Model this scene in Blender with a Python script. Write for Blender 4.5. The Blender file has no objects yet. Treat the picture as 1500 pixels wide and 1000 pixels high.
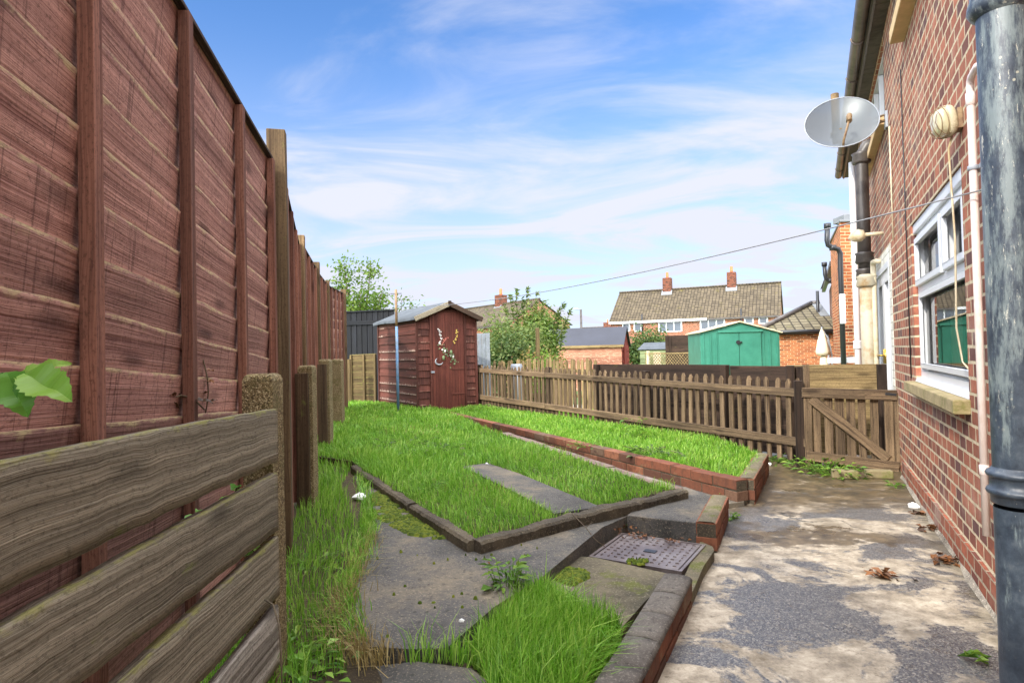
import bpy, math, random
import numpy as np
from mathutils import Vector, Matrix
random.seed(7); NR = np.random.RandomState(11)
sc = bpy.context.scene
col = sc.collection
V = Vector
# ---------------------------------------------------------------- camera frame
EYE = 1.05
_th = math.atan(17/900); _ro = math.radians(1.3)
_R0 = V((1,0,0)); _U0 = V((0,-math.sin(_th),math.cos(_th))); FW = V((0,math.cos(_th),math.sin(_th)))
RT = _R0*math.cos(_ro) - _U0*math.sin(_ro); UP = _R0*math.sin(_ro) + _U0*math.cos(_ro)
def ray(px,py): return FW + RT*((px-750)/900) + UP*((500-py)/900)
def at(px,py,Y):
    d = ray(px,py); k = Y/d.y; return V((d.x*k, Y, EYE+d.z*k))
def G(px,py,z=0.0):
    d = ray(px,py); k = (z-EYE)/d.z; return V((d.x*k, d.y*k, z))
# ---------------------------------------------------------------- scene tree helpers
def tag(o,label=None,cat=None,group=None,kind=None):
    if label: o['label']=label
    if cat: o['category']=cat
    if group: o['group']=group
    if kind: o['kind']=kind
    return o
def empty(name,loc=(0,0,0),rz=0.0,label=None,cat=None,group=None):
    o = bpy.data.objects.new(name,None); col.objects.link(o); o.location=loc; o.rotation_euler=(0,0,rz)
    o.empty_display_size=.1
    return tag(o,label,cat,group)
def copy_tree(o,parent=None):
    c = o.copy(); col.objects.link(c); c.parent = parent
    for ch in list(o.children): copy_tree(ch,c)
    return c
class MB:
    def __init__(s): s.v=[]; s.f=[]; s.uv=[]; s.r=[]; s.e=[]; s.sm=[]
    def poly(s,pts,g=None,off=(0,0),rnd=0.5,e=None,smooth=False,uvs=None):
        pts=[V(p) for p in pts]; b=len(s.v); s.v+= [tuple(p) for p in pts]
        s.f.append(tuple(range(b,b+len(pts)))); s.r.append(rnd); s.sm.append(smooth)
        s.e += (e if e else [0.0]*len(pts))
        if uvs is None:
            n=(pts[1]-pts[0]).cross(pts[2]-pts[0])
            if n.length<1e-12 and len(pts)>3: n=(pts[2]-pts[0]).cross(pts[3]-pts[0])
            if n.length<1e-12: n=V((0,0,1))
            n.normalize()
            g2 = V(g) if g is not None else V((1,0,0))
            u = g2-n*g2.dot(n)
            if u.length<.25:
                u=V((0,0,1)); u=u-n*u.dot(n)
                if u.length<.25: u=V((0,1,0))-n*n.y
            u.normalize(); w=n.cross(u)
            uvs=[(p.dot(u)+off[0],p.dot(w)+off[1]) for p in pts]
        s.uv += uvs
    def hexa(s,c,g=None,rnd=None,skip=()):
        # c: 8 corners, bottom 0-3 ccw, top 4-7
        if rnd is None: rnd=random.random()
        off=(random.uniform(0,50),random.uniform(0,50))
        fs=[(3,2,1,0),(4,5,6,7),(0,1,5,4),(1,2,6,5),(2,3,7,6),(3,0,4,7)]
        for i,f in enumerate(fs):
            if i in skip: continue
            s.poly([c[k] for k in f],g,off,rnd)
    def beam(s,p0,p1,w,t,side=None,rnd=None,wob=0,n=1,skip=()):
        """box from p0 to p1; w along side, t along the other normal"""
        p0=V(p0);p1=V(p1);a=(p1-p0);L=a.length;a.normalize()
        side=V(side) if side is not None else (V((0,0,1)).cross(a) if abs(a.z)<.9 else V((1,0,0)))
        side=(side-a*side.dot(a)).normalized(); o=a.cross(side)
        if rnd is None: rnd=random.random()
        off=(random.uniform(0,50),random.uniform(0,50))
        rings=[]
        for i in range(n+1):
            q=p0+a*(L*i/n)
            dw=[random.uniform(-wob,wob) for _ in range(2)] if wob and n>1 else (0,0)
            rings.append([q-side*(w/2+dw[0])-o*t/2,q+side*(w/2+dw[1])-o*t/2,q+side*(w/2+dw[1])+o*t/2,q-side*(w/2+dw[0])+o*t/2])
        for i in range(n):
            A,B=rings[i],rings[i+1]
            for k in range(4):
                s.poly([A[k],A[(k+1)%4],B[(k+1)%4],B[k]],a,off,rnd)
        s.poly(rings[0][::-1],None,off,rnd); s.poly(rings[-1],None,off,rnd)
    def box(s,x0,x1,y0,y1,z0,z1,g=None,rnd=None):
        if x0>x1:x0,x1=x1,x0
        if y0>y1:y0,y1=y1,y0
        s.hexa([(x0,y0,z0),(x1,y0,z0),(x1,y1,z0),(x0,y1,z0),(x0,y0,z1),(x1,y0,z1),(x1,y1,z1),(x0,y1,z1)],g or (1,0,0),rnd)
    def tube(s,pts,r,seg=12,cap=True,rs=None):
        pts=[V(p) for p in pts]; rings=[]; prev=None
        L=0
        for i,p in enumerate(pts):
            d=(pts[min(i+1,len(pts)-1)]-pts[max(i-1,0)]).normalized()
            if prev is None: x=d.orthogonal().normalized()
            else:
                x=prev-d*prev.dot(d); x.normalize()
            prev=x;y=d.cross(x); rr=rs[i] if rs else r
            if i: L+=(p-pts[i-1]).length
            rings.append(([p+(x*math.cos(2*math.pi*k/seg)+y*math.sin(2*math.pi*k/seg))*rr for k in range(seg)],L,rr))
        for i in range(len(rings)-1):
            A,la,ra=rings[i];B,lb,rb=rings[i+1]
            for k in range(seg):
                k2=(k+1)%seg
                s.poly([A[k],A[k2],B[k2],B[k]],smooth=True,uvs=[(la,k*ra*6.28/seg),(la,(k+1)*ra*6.28/seg),(lb,(k+1)*ra*6.28/seg),(lb,k*ra*6.28/seg)])
        if cap:
            s.poly(rings[0][0][::-1]); s.poly(rings[-1][0])
    def slab(s,pts,z1,thick,g=(1,0,0),rnd=None):
        """pts: list of (x,y) ccw or any; z1 number or func"""
        P=[V((p[0],p[1],0)) for p in pts]
        area=sum(P[i].x*P[(i+1)%len(P)].y-P[(i+1)%len(P)].x*P[i].y for i in range(len(P)))
        if area<0: P=P[::-1]
        zf=z1 if callable(z1) else (lambda x,y:z1)
        T=[V((p.x,p.y,zf(p.x,p.y))) for p in P]; B=[t-V((0,0,thick)) for t in T]
        if rnd is None: rnd=random.random()
        s.poly(T,g,(0,0),rnd)
        for i in range(len(P)):
            j=(i+1)%len(P); s.poly([B[i],B[j],T[j],T[i]],T[j]-T[i],(random.random()*5,0),rnd)
    def build(s,name,m,parent=None,bevel=0,merge=True,loc=None,disp=None):
        me=bpy.data.meshes.new(name); me.from_pydata(s.v,[],s.f)
        uvl=me.uv_layers.new(name='UVMap'); uvl.data.foreach_set('uv',np.array(s.uv,dtype=np.float32).ravel())
        a=me.attributes.new('rnd','FLOAT','FACE'); a.data.foreach_set('value',np.array(s.r,dtype=np.float32))
        a=me.attributes.new('edge','FLOAT','POINT'); a.data.foreach_set('value',np.array(s.e,dtype=np.float32))
        me.polygons.foreach_set('use_smooth',s.sm)
        if merge:
            import bmesh
            bm=bmesh.new(); bm.from_mesh(me); bmesh.ops.remove_doubles(bm,verts=bm.verts,dist=1e-5)
            bm.to_mesh(me); bm.free()
        me.materials.append(m); me.update()
        o=bpy.data.objects.new(name,me); col.objects.link(o)
        if parent is not None: o.parent=parent
        if bevel:
            b=o.modifiers.new('bevel','BEVEL'); b.width=bevel; b.segments=2; b.limit_method='ANGLE'; b.angle_limit=math.radians(40)
        return o
# parent with world-space mesh: keep empties at real base; mesh verts shifted
def build_at(mb,name,m,parent,bevel=0,merge=True):
    """mesh given in world coordinates, parented under a thing whose empty stands at parent.location (unrotated chain)"""
    off=V((0,0,0)); p=parent
    while p is not None:
        off+=p.location; p=p.parent
    mb.v=[(a-off.x,b-off.y,c-off.z) for a,b,c in mb.v]
    return mb.build(name,m,parent,bevel,merge)
def single(mb,name,m,label,cat,group=None,bevel=0,kind=None,origin=None,merge=True):
    if origin is None:
        xs=np.array(mb.v); origin=V(((xs[:,0].min()+xs[:,0].max())/2,(xs[:,1].min()+xs[:,1].max())/2,xs[:,2].min()))
    origin=V(origin)
    mb.v=[(a-origin.x,b-origin.y,c-origin.z) for a,b,c in mb.v]
    o=mb.build(name,m,None,bevel,merge); o.location=origin
    return tag(o,label,cat,group,kind)
# ---------------------------------------------------------------- materials
def lin(r,g,b):
    f=lambda c:(c/255/12.92 if c/255<=.04045 else ((c/255+.055)/1.055)**2.4)
    return (f(r),f(g),f(b),1)
class MT:
    def __init__(s,name):
        s.m=bpy.data.materials.new(name); s.m.use_nodes=True; s.t=s.m.node_tree; s.n=s.t.nodes; s.b=s.n['Principled BSDF']; s.out=s.n['Material Output']
    def N(s,typ,**kw):
        n=s.n.new(typ)
        for k,v in kw.items():
            if k.startswith('i_'):
                key=k[2:].replace('_',' ')
                n.inputs[key].default_value=v
            else: setattr(n,k,v)
        return n
    def L(s,a,b): s.t.links.new(a,b)
    def uv(s,sx=1,sy=1,sz=1,kind='UV',rnd=True):
        tc=s.N('ShaderNodeTexCoord'); mp=s.N('ShaderNodeMapping'); mp.inputs['Scale'].default_value=(sx,sy,sz)
        s.L(tc.outputs[kind],mp.inputs['Vector']); return mp.outputs[0]
    def noise(s,vec,scale,detail=5,rough=.6,dist=0):
        n=s.N('ShaderNodeTexNoise'); n.inputs['Scale'].default_value=scale; n.inputs['Detail'].default_value=detail; n.inputs['Roughness'].default_value=rough; n.inputs['Distortion'].default_value=dist
        s.L(vec,n.inputs['Vector']); return n.outputs['Fac']
    def ramp(s,fac,stops,interp='LINEAR'):
        n=s.N('ShaderNodeValToRGB'); n.color_ramp.interpolation=interp
        els=n.color_ramp.elements
        while len(els)<len(stops): els.new(.5)
        for e,(p,c) in zip(els,stops):
            e.position=p; e.color=c if len(c)==4 else (*c,1)
        s.L(fac,n.inputs['Fac']); return n.outputs['Color']
    def mask(s,fac,a,b):
        n=s.N('ShaderNodeMapRange'); n.interpolation_type='SMOOTHSTEP'; n.inputs['From Min'].default_value=a; n.inputs['From Max'].default_value=b
        s.L(fac,n.inputs['Value']); return n.outputs[0]
    def mix(s,fac,a,b,mode='MIX'):
        n=s.N('ShaderNodeMix'); n.data_type='RGBA'; n.blend_type=mode
        for sock,v in ((n.inputs['Factor'],fac),(n.inputs['A'],a),(n.inputs['B'],b)):
            pass
        ins=[i for i in n.inputs if i.enabled]
        for i,v in zip(ins,(fac,a,b)):
            if hasattr(v,'is_linked') or isinstance(v,bpy.types.NodeSocket): s.L(v,i)
            else: i.default_value=v
        return [o for o in n.outputs if o.enabled][0]
    def math(s,op,a,b=0.0,clamp=False):
        n=s.N('ShaderNodeMath'); n.operation=op; n.use_clamp=clamp
        for i,v in zip(n.inputs,(a,b)):
            if isinstance(v,bpy.types.NodeSocket): s.L(v,i)
            else: i.default_value=v
        return n.outputs[0]
    def attr(s,name):
        n=s.N('ShaderNodeAttribute'); n.attribute_name=name; return n.outputs['Fac']
    def bump(s,h,strength=.5,dist=.01,prev=None):
        n=s.N('ShaderNodeBump'); n.inputs['Strength'].default_value=strength; n.inputs['Distance'].default_value=dist
        s.L(h,n.inputs['Height'])
        if prev is not None: s.L(prev,n.inputs['Normal'])
        return n.outputs[0]
    def done(s,colr=None,rough=None,normal=None,spec=None,metal=None):
        for k,v in (('Base Color',colr),('Roughness',rough),('Normal',normal),('Specular IOR Level',spec),('Metallic',metal)):
            if v is None: continue
            if isinstance(v,bpy.types.NodeSocket): s.L(v,s.b.inputs[k])
            else: s.b.inputs[k].default_value=v
        return s.m
def plain(name,c,rough=.6,var=.15,scale=8,metal=0,bump=.1,kind='Object',dirt=None):
    t=MT(name); v=t.uv(kind=kind); n=t.noise(v,scale,6,.65); n2=t.noise(v,scale*9,3,.6)
    a=tuple(x*(1-var) for x in c[:3])+(1,); b=tuple(min(1,x*(1+var)) for x in c[:3])+(1,)
    cc=t.ramp(n,[(.3,a),(.7,b)])
    if dirt: cc=t.mix(t.mask(t.noise(v,scale*.6,8,.7),.48,.68),cc,dirt)
    return t.done(cc,rough,t.bump(n2,bump,.004),metal=metal)
def wood(name,light,dark,moss=None,mossamt=.5,peel=None,rough=.85,grain=1.0,edge_moss=None,knots=True,bumpS=.6,var=.35,gs=1.0,warpamt=.03,saw=0.0,peelth=.62):
    t=MT(name); u=t.uv(); rnd=t.attr('rnd')
    add=t.N('ShaderNodeVectorMath',operation='ADD'); cmb=t.N('ShaderNodeCombineXYZ'); t.L(t.math('MULTIPLY',rnd,37.0),cmb.inputs['Z'])
    t.L(u,add.inputs[0]); t.L(cmb.outputs[0],add.inputs[1]); v=add.outputs[0]
    def sc_(sx,sy):
        m=t.N('ShaderNodeMapping'); m.inputs['Scale'].default_value=(sx,sy,1); t.L(v,m.inputs['Vector']); return m.outputs[0]
    warp=t.noise(sc_(2.2*gs,5*gs),1.5,3,.5)
    wa=t.N('ShaderNodeVectorMath',operation='MULTIPLY_ADD'); wc=t.N('ShaderNodeCombineXYZ'); t.L(warp,wc.inputs['Y'])
    t.L(wc.outputs[0],wa.inputs[0]); wa.inputs[1].default_value=(0,warpamt,0); t.L(v,wa.inputs[2])
    mp=t.N('ShaderNodeMapping'); mp.inputs['Scale'].default_value=(2.0*gs,200*gs*grain,1); t.L(wa.outputs[0],mp.inputs['Vector'])
    fine=t.noise(mp.outputs[0],1.0,4,.65)
    mp2=t.N('ShaderNodeMapping'); mp2.inputs['Scale'].default_value=(.45*gs,50*gs*grain,1); t.L(wa.outputs[0],mp2.inputs['Vector'])
    rings=t.noise(mp2.outputs[0],1.0,2,.5)
    g=t.math('ADD',t.math('MULTIPLY',fine,.6),t.math('MULTIPLY',rings,.4))
    c=t.ramp(g,[(.36,dark),(.5,tuple((a+b)/2 for a,b in zip(light,dark))),(.62,light)])
    big=t.noise(sc_(1.3,3.5),1.6,5,.6)
    c=t.mix(t.mask(big,.25,.75),t.mix(var,c,(0.01,.008,.006,1)),c)
    if knots:
        vo=t.N('ShaderNodeTexVoronoi'); vo.inputs['Scale'].default_value=1; t.L(sc_(2.3,9),vo.inputs['Vector'])
        k=t.mask(vo.outputs['Distance'],.24,.06); c=t.mix(t.math('MULTIPLY',k,.75),c,tuple(x*.35 for x in dark[:3])+(1,))
    if saw:
        s1=t.noise(sc_(75,2.0),1,2,.6); c=t.mix(t.math('MULTIPLY',t.mask(s1,.61,.68),saw),c,tuple(x*.3 for x in dark[:3])+(1,))
        s2=t.noise(sc_(22,12),1,6,.75); c=t.mix(t.math('MULTIPLY',t.mask(s2,.52,.7),saw*.25),c,tuple(min(1,x*1.5+.03) for x in light[:3])+(1,))
    # per piece tone
    tone=t.N('ShaderNodeMapRange'); tone.inputs['To Min'].default_value=.72; tone.inputs['To Max'].default_value=1.25; t.L(rnd,tone.inputs['Value'])
    sc2=t.N('ShaderNodeVectorMath',operation='SCALE'); t.L(c,sc2.inputs[0]); t.L(tone.outputs[0],sc2.inputs['Scale']); c=sc2.outputs[0]
    if peel:
        pn=t.noise(sc_(5,26),1.4,7,.75); c=t.mix(t.math('MULTIPLY',t.mask(pn,peelth-.04,peelth+.05),.8),c,peel)
    if moss:
        mn=t.noise(sc_(4,7),1.5,8,.72); c=t.mix(t.math('MULTIPLY',t.mask(mn,.68-mossamt*.2,.80-mossamt*.2),.8),c,moss)
    if edge_moss:
        e=t.attr('edge'); en=t.noise(sc_(9,14),2,5,.7); ee=t.mask(t.math('ADD',e,t.math('MULTIPLY',en,1.3)),1.42,1.72); c=t.mix(t.math('MULTIPLY',ee,.7),c,edge_moss)
    saw_=t.noise(sc_(130,9),1,2,.5)
    c=t.mix(t.math('MULTIPLY',t.mask(fine,.585,.66),.55),c,tuple(x*.35 for x in dark[:3])+(1,))
    grit=t.noise(sc_(70,130),1,4,.8); c=t.mix(t.math('MULTIPLY',t.mask(grit,.5,.66),.55),c,tuple(x*.4 for x in dark[:3])+(1,))
    nrm=t.bump(g,bumpS,.006); nrm=t.bump(saw_,.10+.3*saw,.003,nrm)
    return t.done(c,rough,nrm,spec=.25)
def brick(name,w,h,c1,c2,mort,mw=.010,seam=True,rough=.85,dark=None,pale=.0):
    t=MT(name); u=t.uv()
    b=t.N('ShaderNodeTexBrick'); b.offset=.5; b.squash=1
    for k,v in (('Color1',(0,0,0,1)),('Color2',(1,1,1,1)),('Mortar',(.5,.5,.5,1)),('Scale',1.0),('Mortar Size',mw*.62),('Mortar Smooth',.15),('Bias',0.0),('Brick Width',w),('Row Height',h)): b.inputs[k].default_value=v
    wn=t.N('ShaderNodeTexNoise'); wn.inputs['Scale'].default_value=14; wn.inputs['Detail'].default_value=3; t.L(u,wn.inputs['Vector'])
    w1=t.N('ShaderNodeVectorMath',operation='SUBTRACT'); t.L(wn.outputs['Color'],w1.inputs[0]); w1.inputs[1].default_value=(.5,.5,.5)
    w2=t.N('ShaderNodeVectorMath',operation='MULTIPLY_ADD'); t.L(w1.outputs[0],w2.inputs[0]); w2.inputs[1].default_value=(.008,.008,0); t.L(u,w2.inputs[2])
    t.L(w2.outputs[0],b.inputs['Vector'])
    d=dark or tuple(x*.35 for x in c2[:3])+(1,)
    cb=t.ramp(b.outputs['Color'],[(0,d),(.18,c2),(.6,c1),(1,tuple(min(1,x*1.25) for x in c1[:3])+(1,))])
    n=t.noise(u,26,8,.72); cb=t.mix(t.math('MULTIPLY',t.mask(n,.35,.75),.5),cb,tuple(x*.45 for x in c2[:3])+(1,))
    n4=t.noise(u,2.2,5,.6); cb=t.mix(t.math('MULTIPLY',t.mask(n4,.5,.75),pale),cb,(.62,.5,.42,1))
    n2=t.noise(u,40,6,.6); cm=t.ramp(n2,[(.3,tuple(x*.6 for x in mort[:3])+(1,)),(.6,mort)])
    st=t.noise(u,1.6,6,.7); cm=t.mix(t.math('MULTIPLY',t.mask(st,.5,.7),.45),cm,tuple(x*.3 for x in mort[:3])+(1,))
    c=t.mix(b.outputs['Fac'],cb,cm)
    h_=t.math('SUBTRACT',1.0,b.outputs['Fac']); nrm=t.bump(h_,.7,.008); nrm=t.bump(n,.35,.004,nrm)
    return t.done(c,rough,nrm,spec=.25)
M={}
M['fence_red']=wood('red_fence_wood',lin(206,158,144),lin(128,86,78),moss=lin(140,132,96),mossamt=.05,edge_moss=lin(186,170,124),bumpS=1.0,saw=.5,warpamt=.007,var=.25)
M['batten_red']=wood('batten_wood',lin(168,118,98),lin(98,62,52),bumpS=.5,knots=True,edge_moss=None,peel=None)
M['grey_wood']=wood('grey_weathered_wood',lin(178,168,146),lin(98,89,73),moss=lin(112,122,58),mossamt=.35,edge_moss=lin(140,138,70),bumpS=1.0,grain=1.0,gs=1.0,saw=.0,warpamt=.004,var=.3)
M['bark_wood']=wood('pale_stripped_wood',lin(206,198,184),lin(80,70,58),moss=lin(120,120,80),mossamt=.3,bumpS=1.0,grain=.5)
M['post_wood']=wood('post_wood',lin(142,118,86),lin(80,60,42),moss=lin(124,130,66),mossamt=.4,bumpS=.5,grain=.6)
M['picket']=wood('picket_wood',lin(158,134,104),lin(64,50,40),moss=lin(118,122,66),mossamt=.25,bumpS=.7,grain=.6,var=.5)
M['dark_board']=wood('dark_board_wood',lin(84,66,54),lin(38,29,25),moss=lin(110,110,48),mossamt=.3,bumpS=.6,grain=.5,var=.5)
M['yellow_board']=wood('yellow_board_wood',lin(170,148,104),lin(90,72,48),moss=lin(118,124,58),mossamt=.35,bumpS=.6,grain=.5,var=.4)
M['shed_wood']=wood('brown_shed_paint',lin(122,72,60),lin(68,34,30),peel=lin(160,130,116),peelth=.7,edge_moss=lin(160,120,104),moss=None,bumpS=.6,knots=False,rough=.6)
M['shed_door']=wood('brown_door_paint',lin(128,72,60),lin(78,40,36),peel=lin(168,120,100),peelth=.7,bumpS=.4,knots=False,rough=.5)
M['shed_side']=wood('peeling_shed_paint',lin(118,68,58),lin(66,38,32),peel=lin(176,150,136),peelth=.66,edge_moss=lin(196,172,156),moss=lin(110,110,60),mossamt=.05,bumpS=.6,knots=False,rough=.7)
M['red_shed']=wood('red_shed_wood',lin(196,142,118),lin(146,88,68),peel=lin(214,186,158),peelth=.58,bumpS=.4,knots=False)
M['red_gable']=wood('red_gable_wood',lin(150,66,52),lin(100,40,34),bumpS=.4,knots=False)
M['black_wood']=wood('black_fence_wood',lin(44,46,52),lin(22,24,28),bumpS=.4,knots=False)
M['olive_wood']=wood('olive_fence_wood',lin(132,112,76),lin(72,60,40),moss=lin(112,118,50),mossamt=.5,edge_moss=lin(120,120,60),bumpS=.6)
M['grey_sheet']=plain('grey_painted_sheet',lin(128,136,144),.7,.15,3,dirt=lin(104,110,112))
M['brick_house']=brick('house_brick',.134,.0689,lin(160,100,78),lin(124,76,63),lin(206,190,160),mw=.012,pale=.3,dark=lin(100,72,70))
M['brick_garden']=brick('garden_brick',.21,.07,lin(168,86,62),lin(120,56,44),lin(120,108,84),mw=.009,dark=lin(64,48,42))
M['brick_orange']=brick('orange_brick',.215,.07,lin(186,108,66),lin(160,84,54),lin(214,190,150),mw=.012)
M['brick_far']=brick('far_brick',.225,.075,lin(146,76,54),lin(112,54,42),lin(200,178,150),mw=.014)
def concrete(name,c1,c2,dark,rough=.85,kind='Object'):
    t=MT(name); v=t.uv(kind=kind); n=t.noise(v,2.6,8,.65); n2=t.noise(v,34,6,.75); n3=t.noise(v,120,4,.7)
    c=t.ramp(n,[(.32,dark),(.5,c1),(.68,c2)]); c=t.mix(t.math('MULTIPLY',t.mask(n3,.53,.68),.6),c,tuple(min(1,x*2.0) for x in c2[:3])+(1,)); c=t.mix(t.math('MULTIPLY',t.mask(n2,.52,.66),.6),c,tuple(x*.45 for x in dark[:3])+(1,))
    nrm=t.bump(n3,.5,.004); nrm=t.bump(n2,.3,.006,nrm)
    return t.done(c,rough,nrm,spec=.3)
M['slab']=concrete('dark_path_concrete',lin(82,80,77),lin(116,106,90),lin(54,53,51))
M['slab_moss']=None
def mossy_concrete():
    t=MT('mossy_concrete'); v=t.uv(kind='Object'); n=t.noise(v,3.2,8,.7); n2=t.noise(v,60,5,.7); n3=t.noise(v,240,3,.6)
    c=t.ramp(n,[(.3,lin(62,59,50)),(.5,lin(98,91,75)),(.7,lin(126,116,94))]); m=t.noise(v,5.5,9,.75)
    c=t.mix(t.math('MULTIPLY',t.mask(m,.52,.62),.75),c,lin(86,92,34)); c=t.mix(t.math('MULTIPLY',t.mask(t.noise(v,110,4,.7),.53,.68),.5),c,lin(160,150,128))
    return t.done(c,.9,t.bump(n2,.6,.01),spec=.2)
M['slab_moss']=mossy_concrete()
M['edging']=concrete('old_edging_concrete',lin(74,66,54),lin(102,92,74),lin(44,40,34))
M['coping']=concrete('bitumen_coping',lin(84,78,72),lin(110,104,96),lin(50,46,44))
M['pebbledash']=concrete('pebble_concrete',lin(150,134,100),lin(184,168,130),lin(86,76,54))
M['soil']=concrete('soil',lin(62,52,36),lin(80,68,46),lin(38,31,22),.95)
M['gravel']=concrete('gravel_ground',lin(150,142,128),lin(190,182,168),lin(90,90,70),.95)
def patio():
    t=MT('patio_concrete'); v=t.uv(kind='Object')
    agg=t.N('ShaderNodeTexVoronoi'); agg.inputs['Scale'].default_value=190; t.L(v,agg.inputs['Vector'])
    ac=t.ramp(agg.outputs['Color'],[(.1,lin(54,54,60)),(.45,lin(86,85,86)),(.7,lin(112,108,102)),(.95,lin(150,144,134))])
    mp=t.N('ShaderNodeMapping'); mp.inputs['Scale'].default_value=(1,1.25,1); mp.inputs['Rotation'].default_value=(0,0,.35); t.L(v,mp.inputs['Vector'])
    n=t.noise(mp.outputs[0],1.7,10,.68,.6); skim=t.mask(t.math('ADD',n,t.math('MULTIPLY',t.math('SUBTRACT',t.noise(v,26,8,.85),.5),.22)),.475,.525)
    n2=t.noise(v,9,8,.72); sk=t.ramp(n2,[(.3,lin(96,88,76)),(.46,lin(150,138,120)),(.66,lin(194,182,162))])
    sk=t.mix(t.math('MULTIPLY',t.mask(t.noise(v,55,7,.8),.5,.66),.5),sk,lin(104,92,74)); sk=t.mix(t.math('MULTIPLY',t.mask(t.noise(v,3.4,9,.8),.5,.62),.55),sk,lin(112,100,80)); c=t.mix(skim,ac,sk)
    # damp dark moss-brown stain areas toward the gate
    sep=t.N('ShaderNodeSeparateXYZ'); t.L(v,sep.inputs[0])
    w=t.noise(mp.outputs[0],2.4,8,.7)
    yy=t.math('ADD',sep.outputs['Y'],t.math('MULTIPLY',t.math('SUBTRACT',w,.5),1.5))
    far=t.mask(yy,3.8,4.2)
    band=t.math('MULTIPLY',t.mask(yy,3.2,3.3),t.mask(yy,3.62,3.48))
    sx=t.math('MULTIPLY',t.mask(sep.outputs['X'],1.1,1.35),t.mask(sep.outputs['X'],2.25,1.95)); band=t.math('MULTIPLY',band,sx)
    st=t.math('MAXIMUM',t.math('MULTIPLY',far,t.mask(t.noise(mp.outputs[0],4,8,.7),.30,.46)),band)
    c=t.mix(t.math('MULTIPLY',st,.86),c,t.ramp(n2,[(.35,lin(44,36,22)),(.7,lin(108,88,54))]))
    # grime gathered along the foot of the wall and the left edge, hairline cracks
    dw=t.math('SUBTRACT',t.math('SUBTRACT',t.math('MULTIPLY',sep.outputs['X'],.8973),t.math('MULTIPLY',sep.outputs['Y'],.4415)),.61)
    dwn=t.math('ADD',dw,t.math('MULTIPLY',t.math('SUBTRACT',t.noise(v,7,7,.7),.5),.5))
    edge=t.math('MAXIMUM',t.mask(dwn,-.16,.0),t.mask(dwn,-1.22,-1.38))
    c=t.mix(t.math('MULTIPLY',edge,.7),c,t.ramp(n2,[(.35,lin(62,56,44)),(.7,lin(112,102,76))]))
    cw=t.N('ShaderNodeVectorMath',operation='MULTIPLY_ADD'); cn=t.N('ShaderNodeTexNoise'); cn.inputs['Scale'].default_value=5; cn.inputs['Detail'].default_value=5; t.L(v,cn.inputs['Vector']); t.L(cn.outputs['Color'],cw.inputs[0]); cw.inputs[1].default_value=(.35,.35,0); t.L(v,cw.inputs[2])
    cr=t.N('ShaderNodeTexVoronoi',feature='DISTANCE_TO_EDGE'); cr.inputs['Scale'].default_value=.42; t.L(cw.outputs[0],cr.inputs['Vector'])
    crm=t.mask(cr.outputs['Distance'],.0034,.0012); c=t.mix(t.math('MULTIPLY',crm,.85),c,lin(40,36,28))
    # scattered brown spotting
    m=t.noise(v,24,7,.75); c=t.mix(t.math('MULTIPLY',t.mask(m,.55,.66),.55),c,lin(88,72,52))
    rr=t.N('ShaderNodeMapRange'); t.L(t.math('MAXIMUM',t.math('SUBTRACT',1.0,skim),st),rr.inputs['Value']); rr.inputs['To Min'].default_value=.75; rr.inputs['To Max'].default_value=.36
    wet=t.mask(t.noise(v,2.1,3,.5),.56,.66); r=t.math('SUBTRACT',rr.outputs[0],t.math('MULTIPLY',wet,.2))
    h=t.math('ADD',t.math('MULTIPLY',t.math('SUBTRACT',1.0,agg.outputs['Distance']),t.math('SUBTRACT',1.0,skim)),t.math('MULTIPLY',skim,1.2))
    nrm=t.bump(h,.35,.004); nrm=t.bump(n2,.3,.01,nrm)
    return t.done(c,r,nrm,spec=.5)
M['patio']=patio()
def rooftile(name,tw,th,c1,c2,moss,amt=.3):
    t=MT(name); u=t.uv()
    b=t.N('ShaderNodeTexBrick'); b.offset=0.0
    for k,v in (('Color1',c1),('Color2',c2),('Mortar',tuple(x*.3 for x in c2[:3])+(1,)),('Scale',1.0),('Mortar Size',tw*.11),('Mortar Smooth',.6),('Brick Width',tw),('Row Height',th)): b.inputs[k].default_value=v
    t.L(u,b.inputs['Vector'])
    n=t.noise(u,1.2/tw*.3,7,.7); c=t.mix(t.math('MULTIPLY',t.mask(n,.6-amt*.2,.72),.7),b.outputs['Color'],moss)
    n2=t.noise(u,12,6,.7); c=t.mix(t.math('MULTIPLY',t.mask(n2,.4,.8),.5),c,tuple(x*.5 for x in c2[:3])+(1,))
    h=t.math('SUBTRACT',1.0,b.outputs['Fac'])
    return t.done(c,.85,t.bump(h,.8,.03),spec=.3)
M['tiles']=rooftile('far_roof_tiles',.32,.30,lin(102,91,73),lin(74,65,51),lin(104,95,46),.25)
M['tiles_garage']=rooftile('garage_roof_tiles',.3,.28,lin(124,116,94),lin(96,88,70),lin(110,110,60),.2)
M['upvc']=plain('white_plastic',lin(212,215,219),.3,.03,4,bump=.03)
M['white_paint']=plain('white_masonry_paint',lin(226,224,214),.7,.06,5,bump=.3,dirt=lin(190,180,160))
M['cream_plastic']=plain('cream_plastic',lin(204,192,164),.5,.08,6,dirt=lin(170,150,110))
M['pink_pipe']=plain('aged_white_plastic_pipe',lin(226,212,206),.4,.05,5,dirt=lin(206,184,172))
M['black_metal']=plain('black_metal',lin(40,42,46),.4,.2,10)
M['gutter']=plain('brown_gutter',lin(104,92,84),.4,.25,3,dirt=lin(60,52,46))
M['dark_pipe']=plain('dark_aged_pipe',lin(78,72,68),.4,.3,5,dirt=lin(46,42,42))
M['rusty_pipe']=plain('rusty_cream_pipe',lin(176,168,146),.6,.12,4,dirt=lin(150,112,50))
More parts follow.
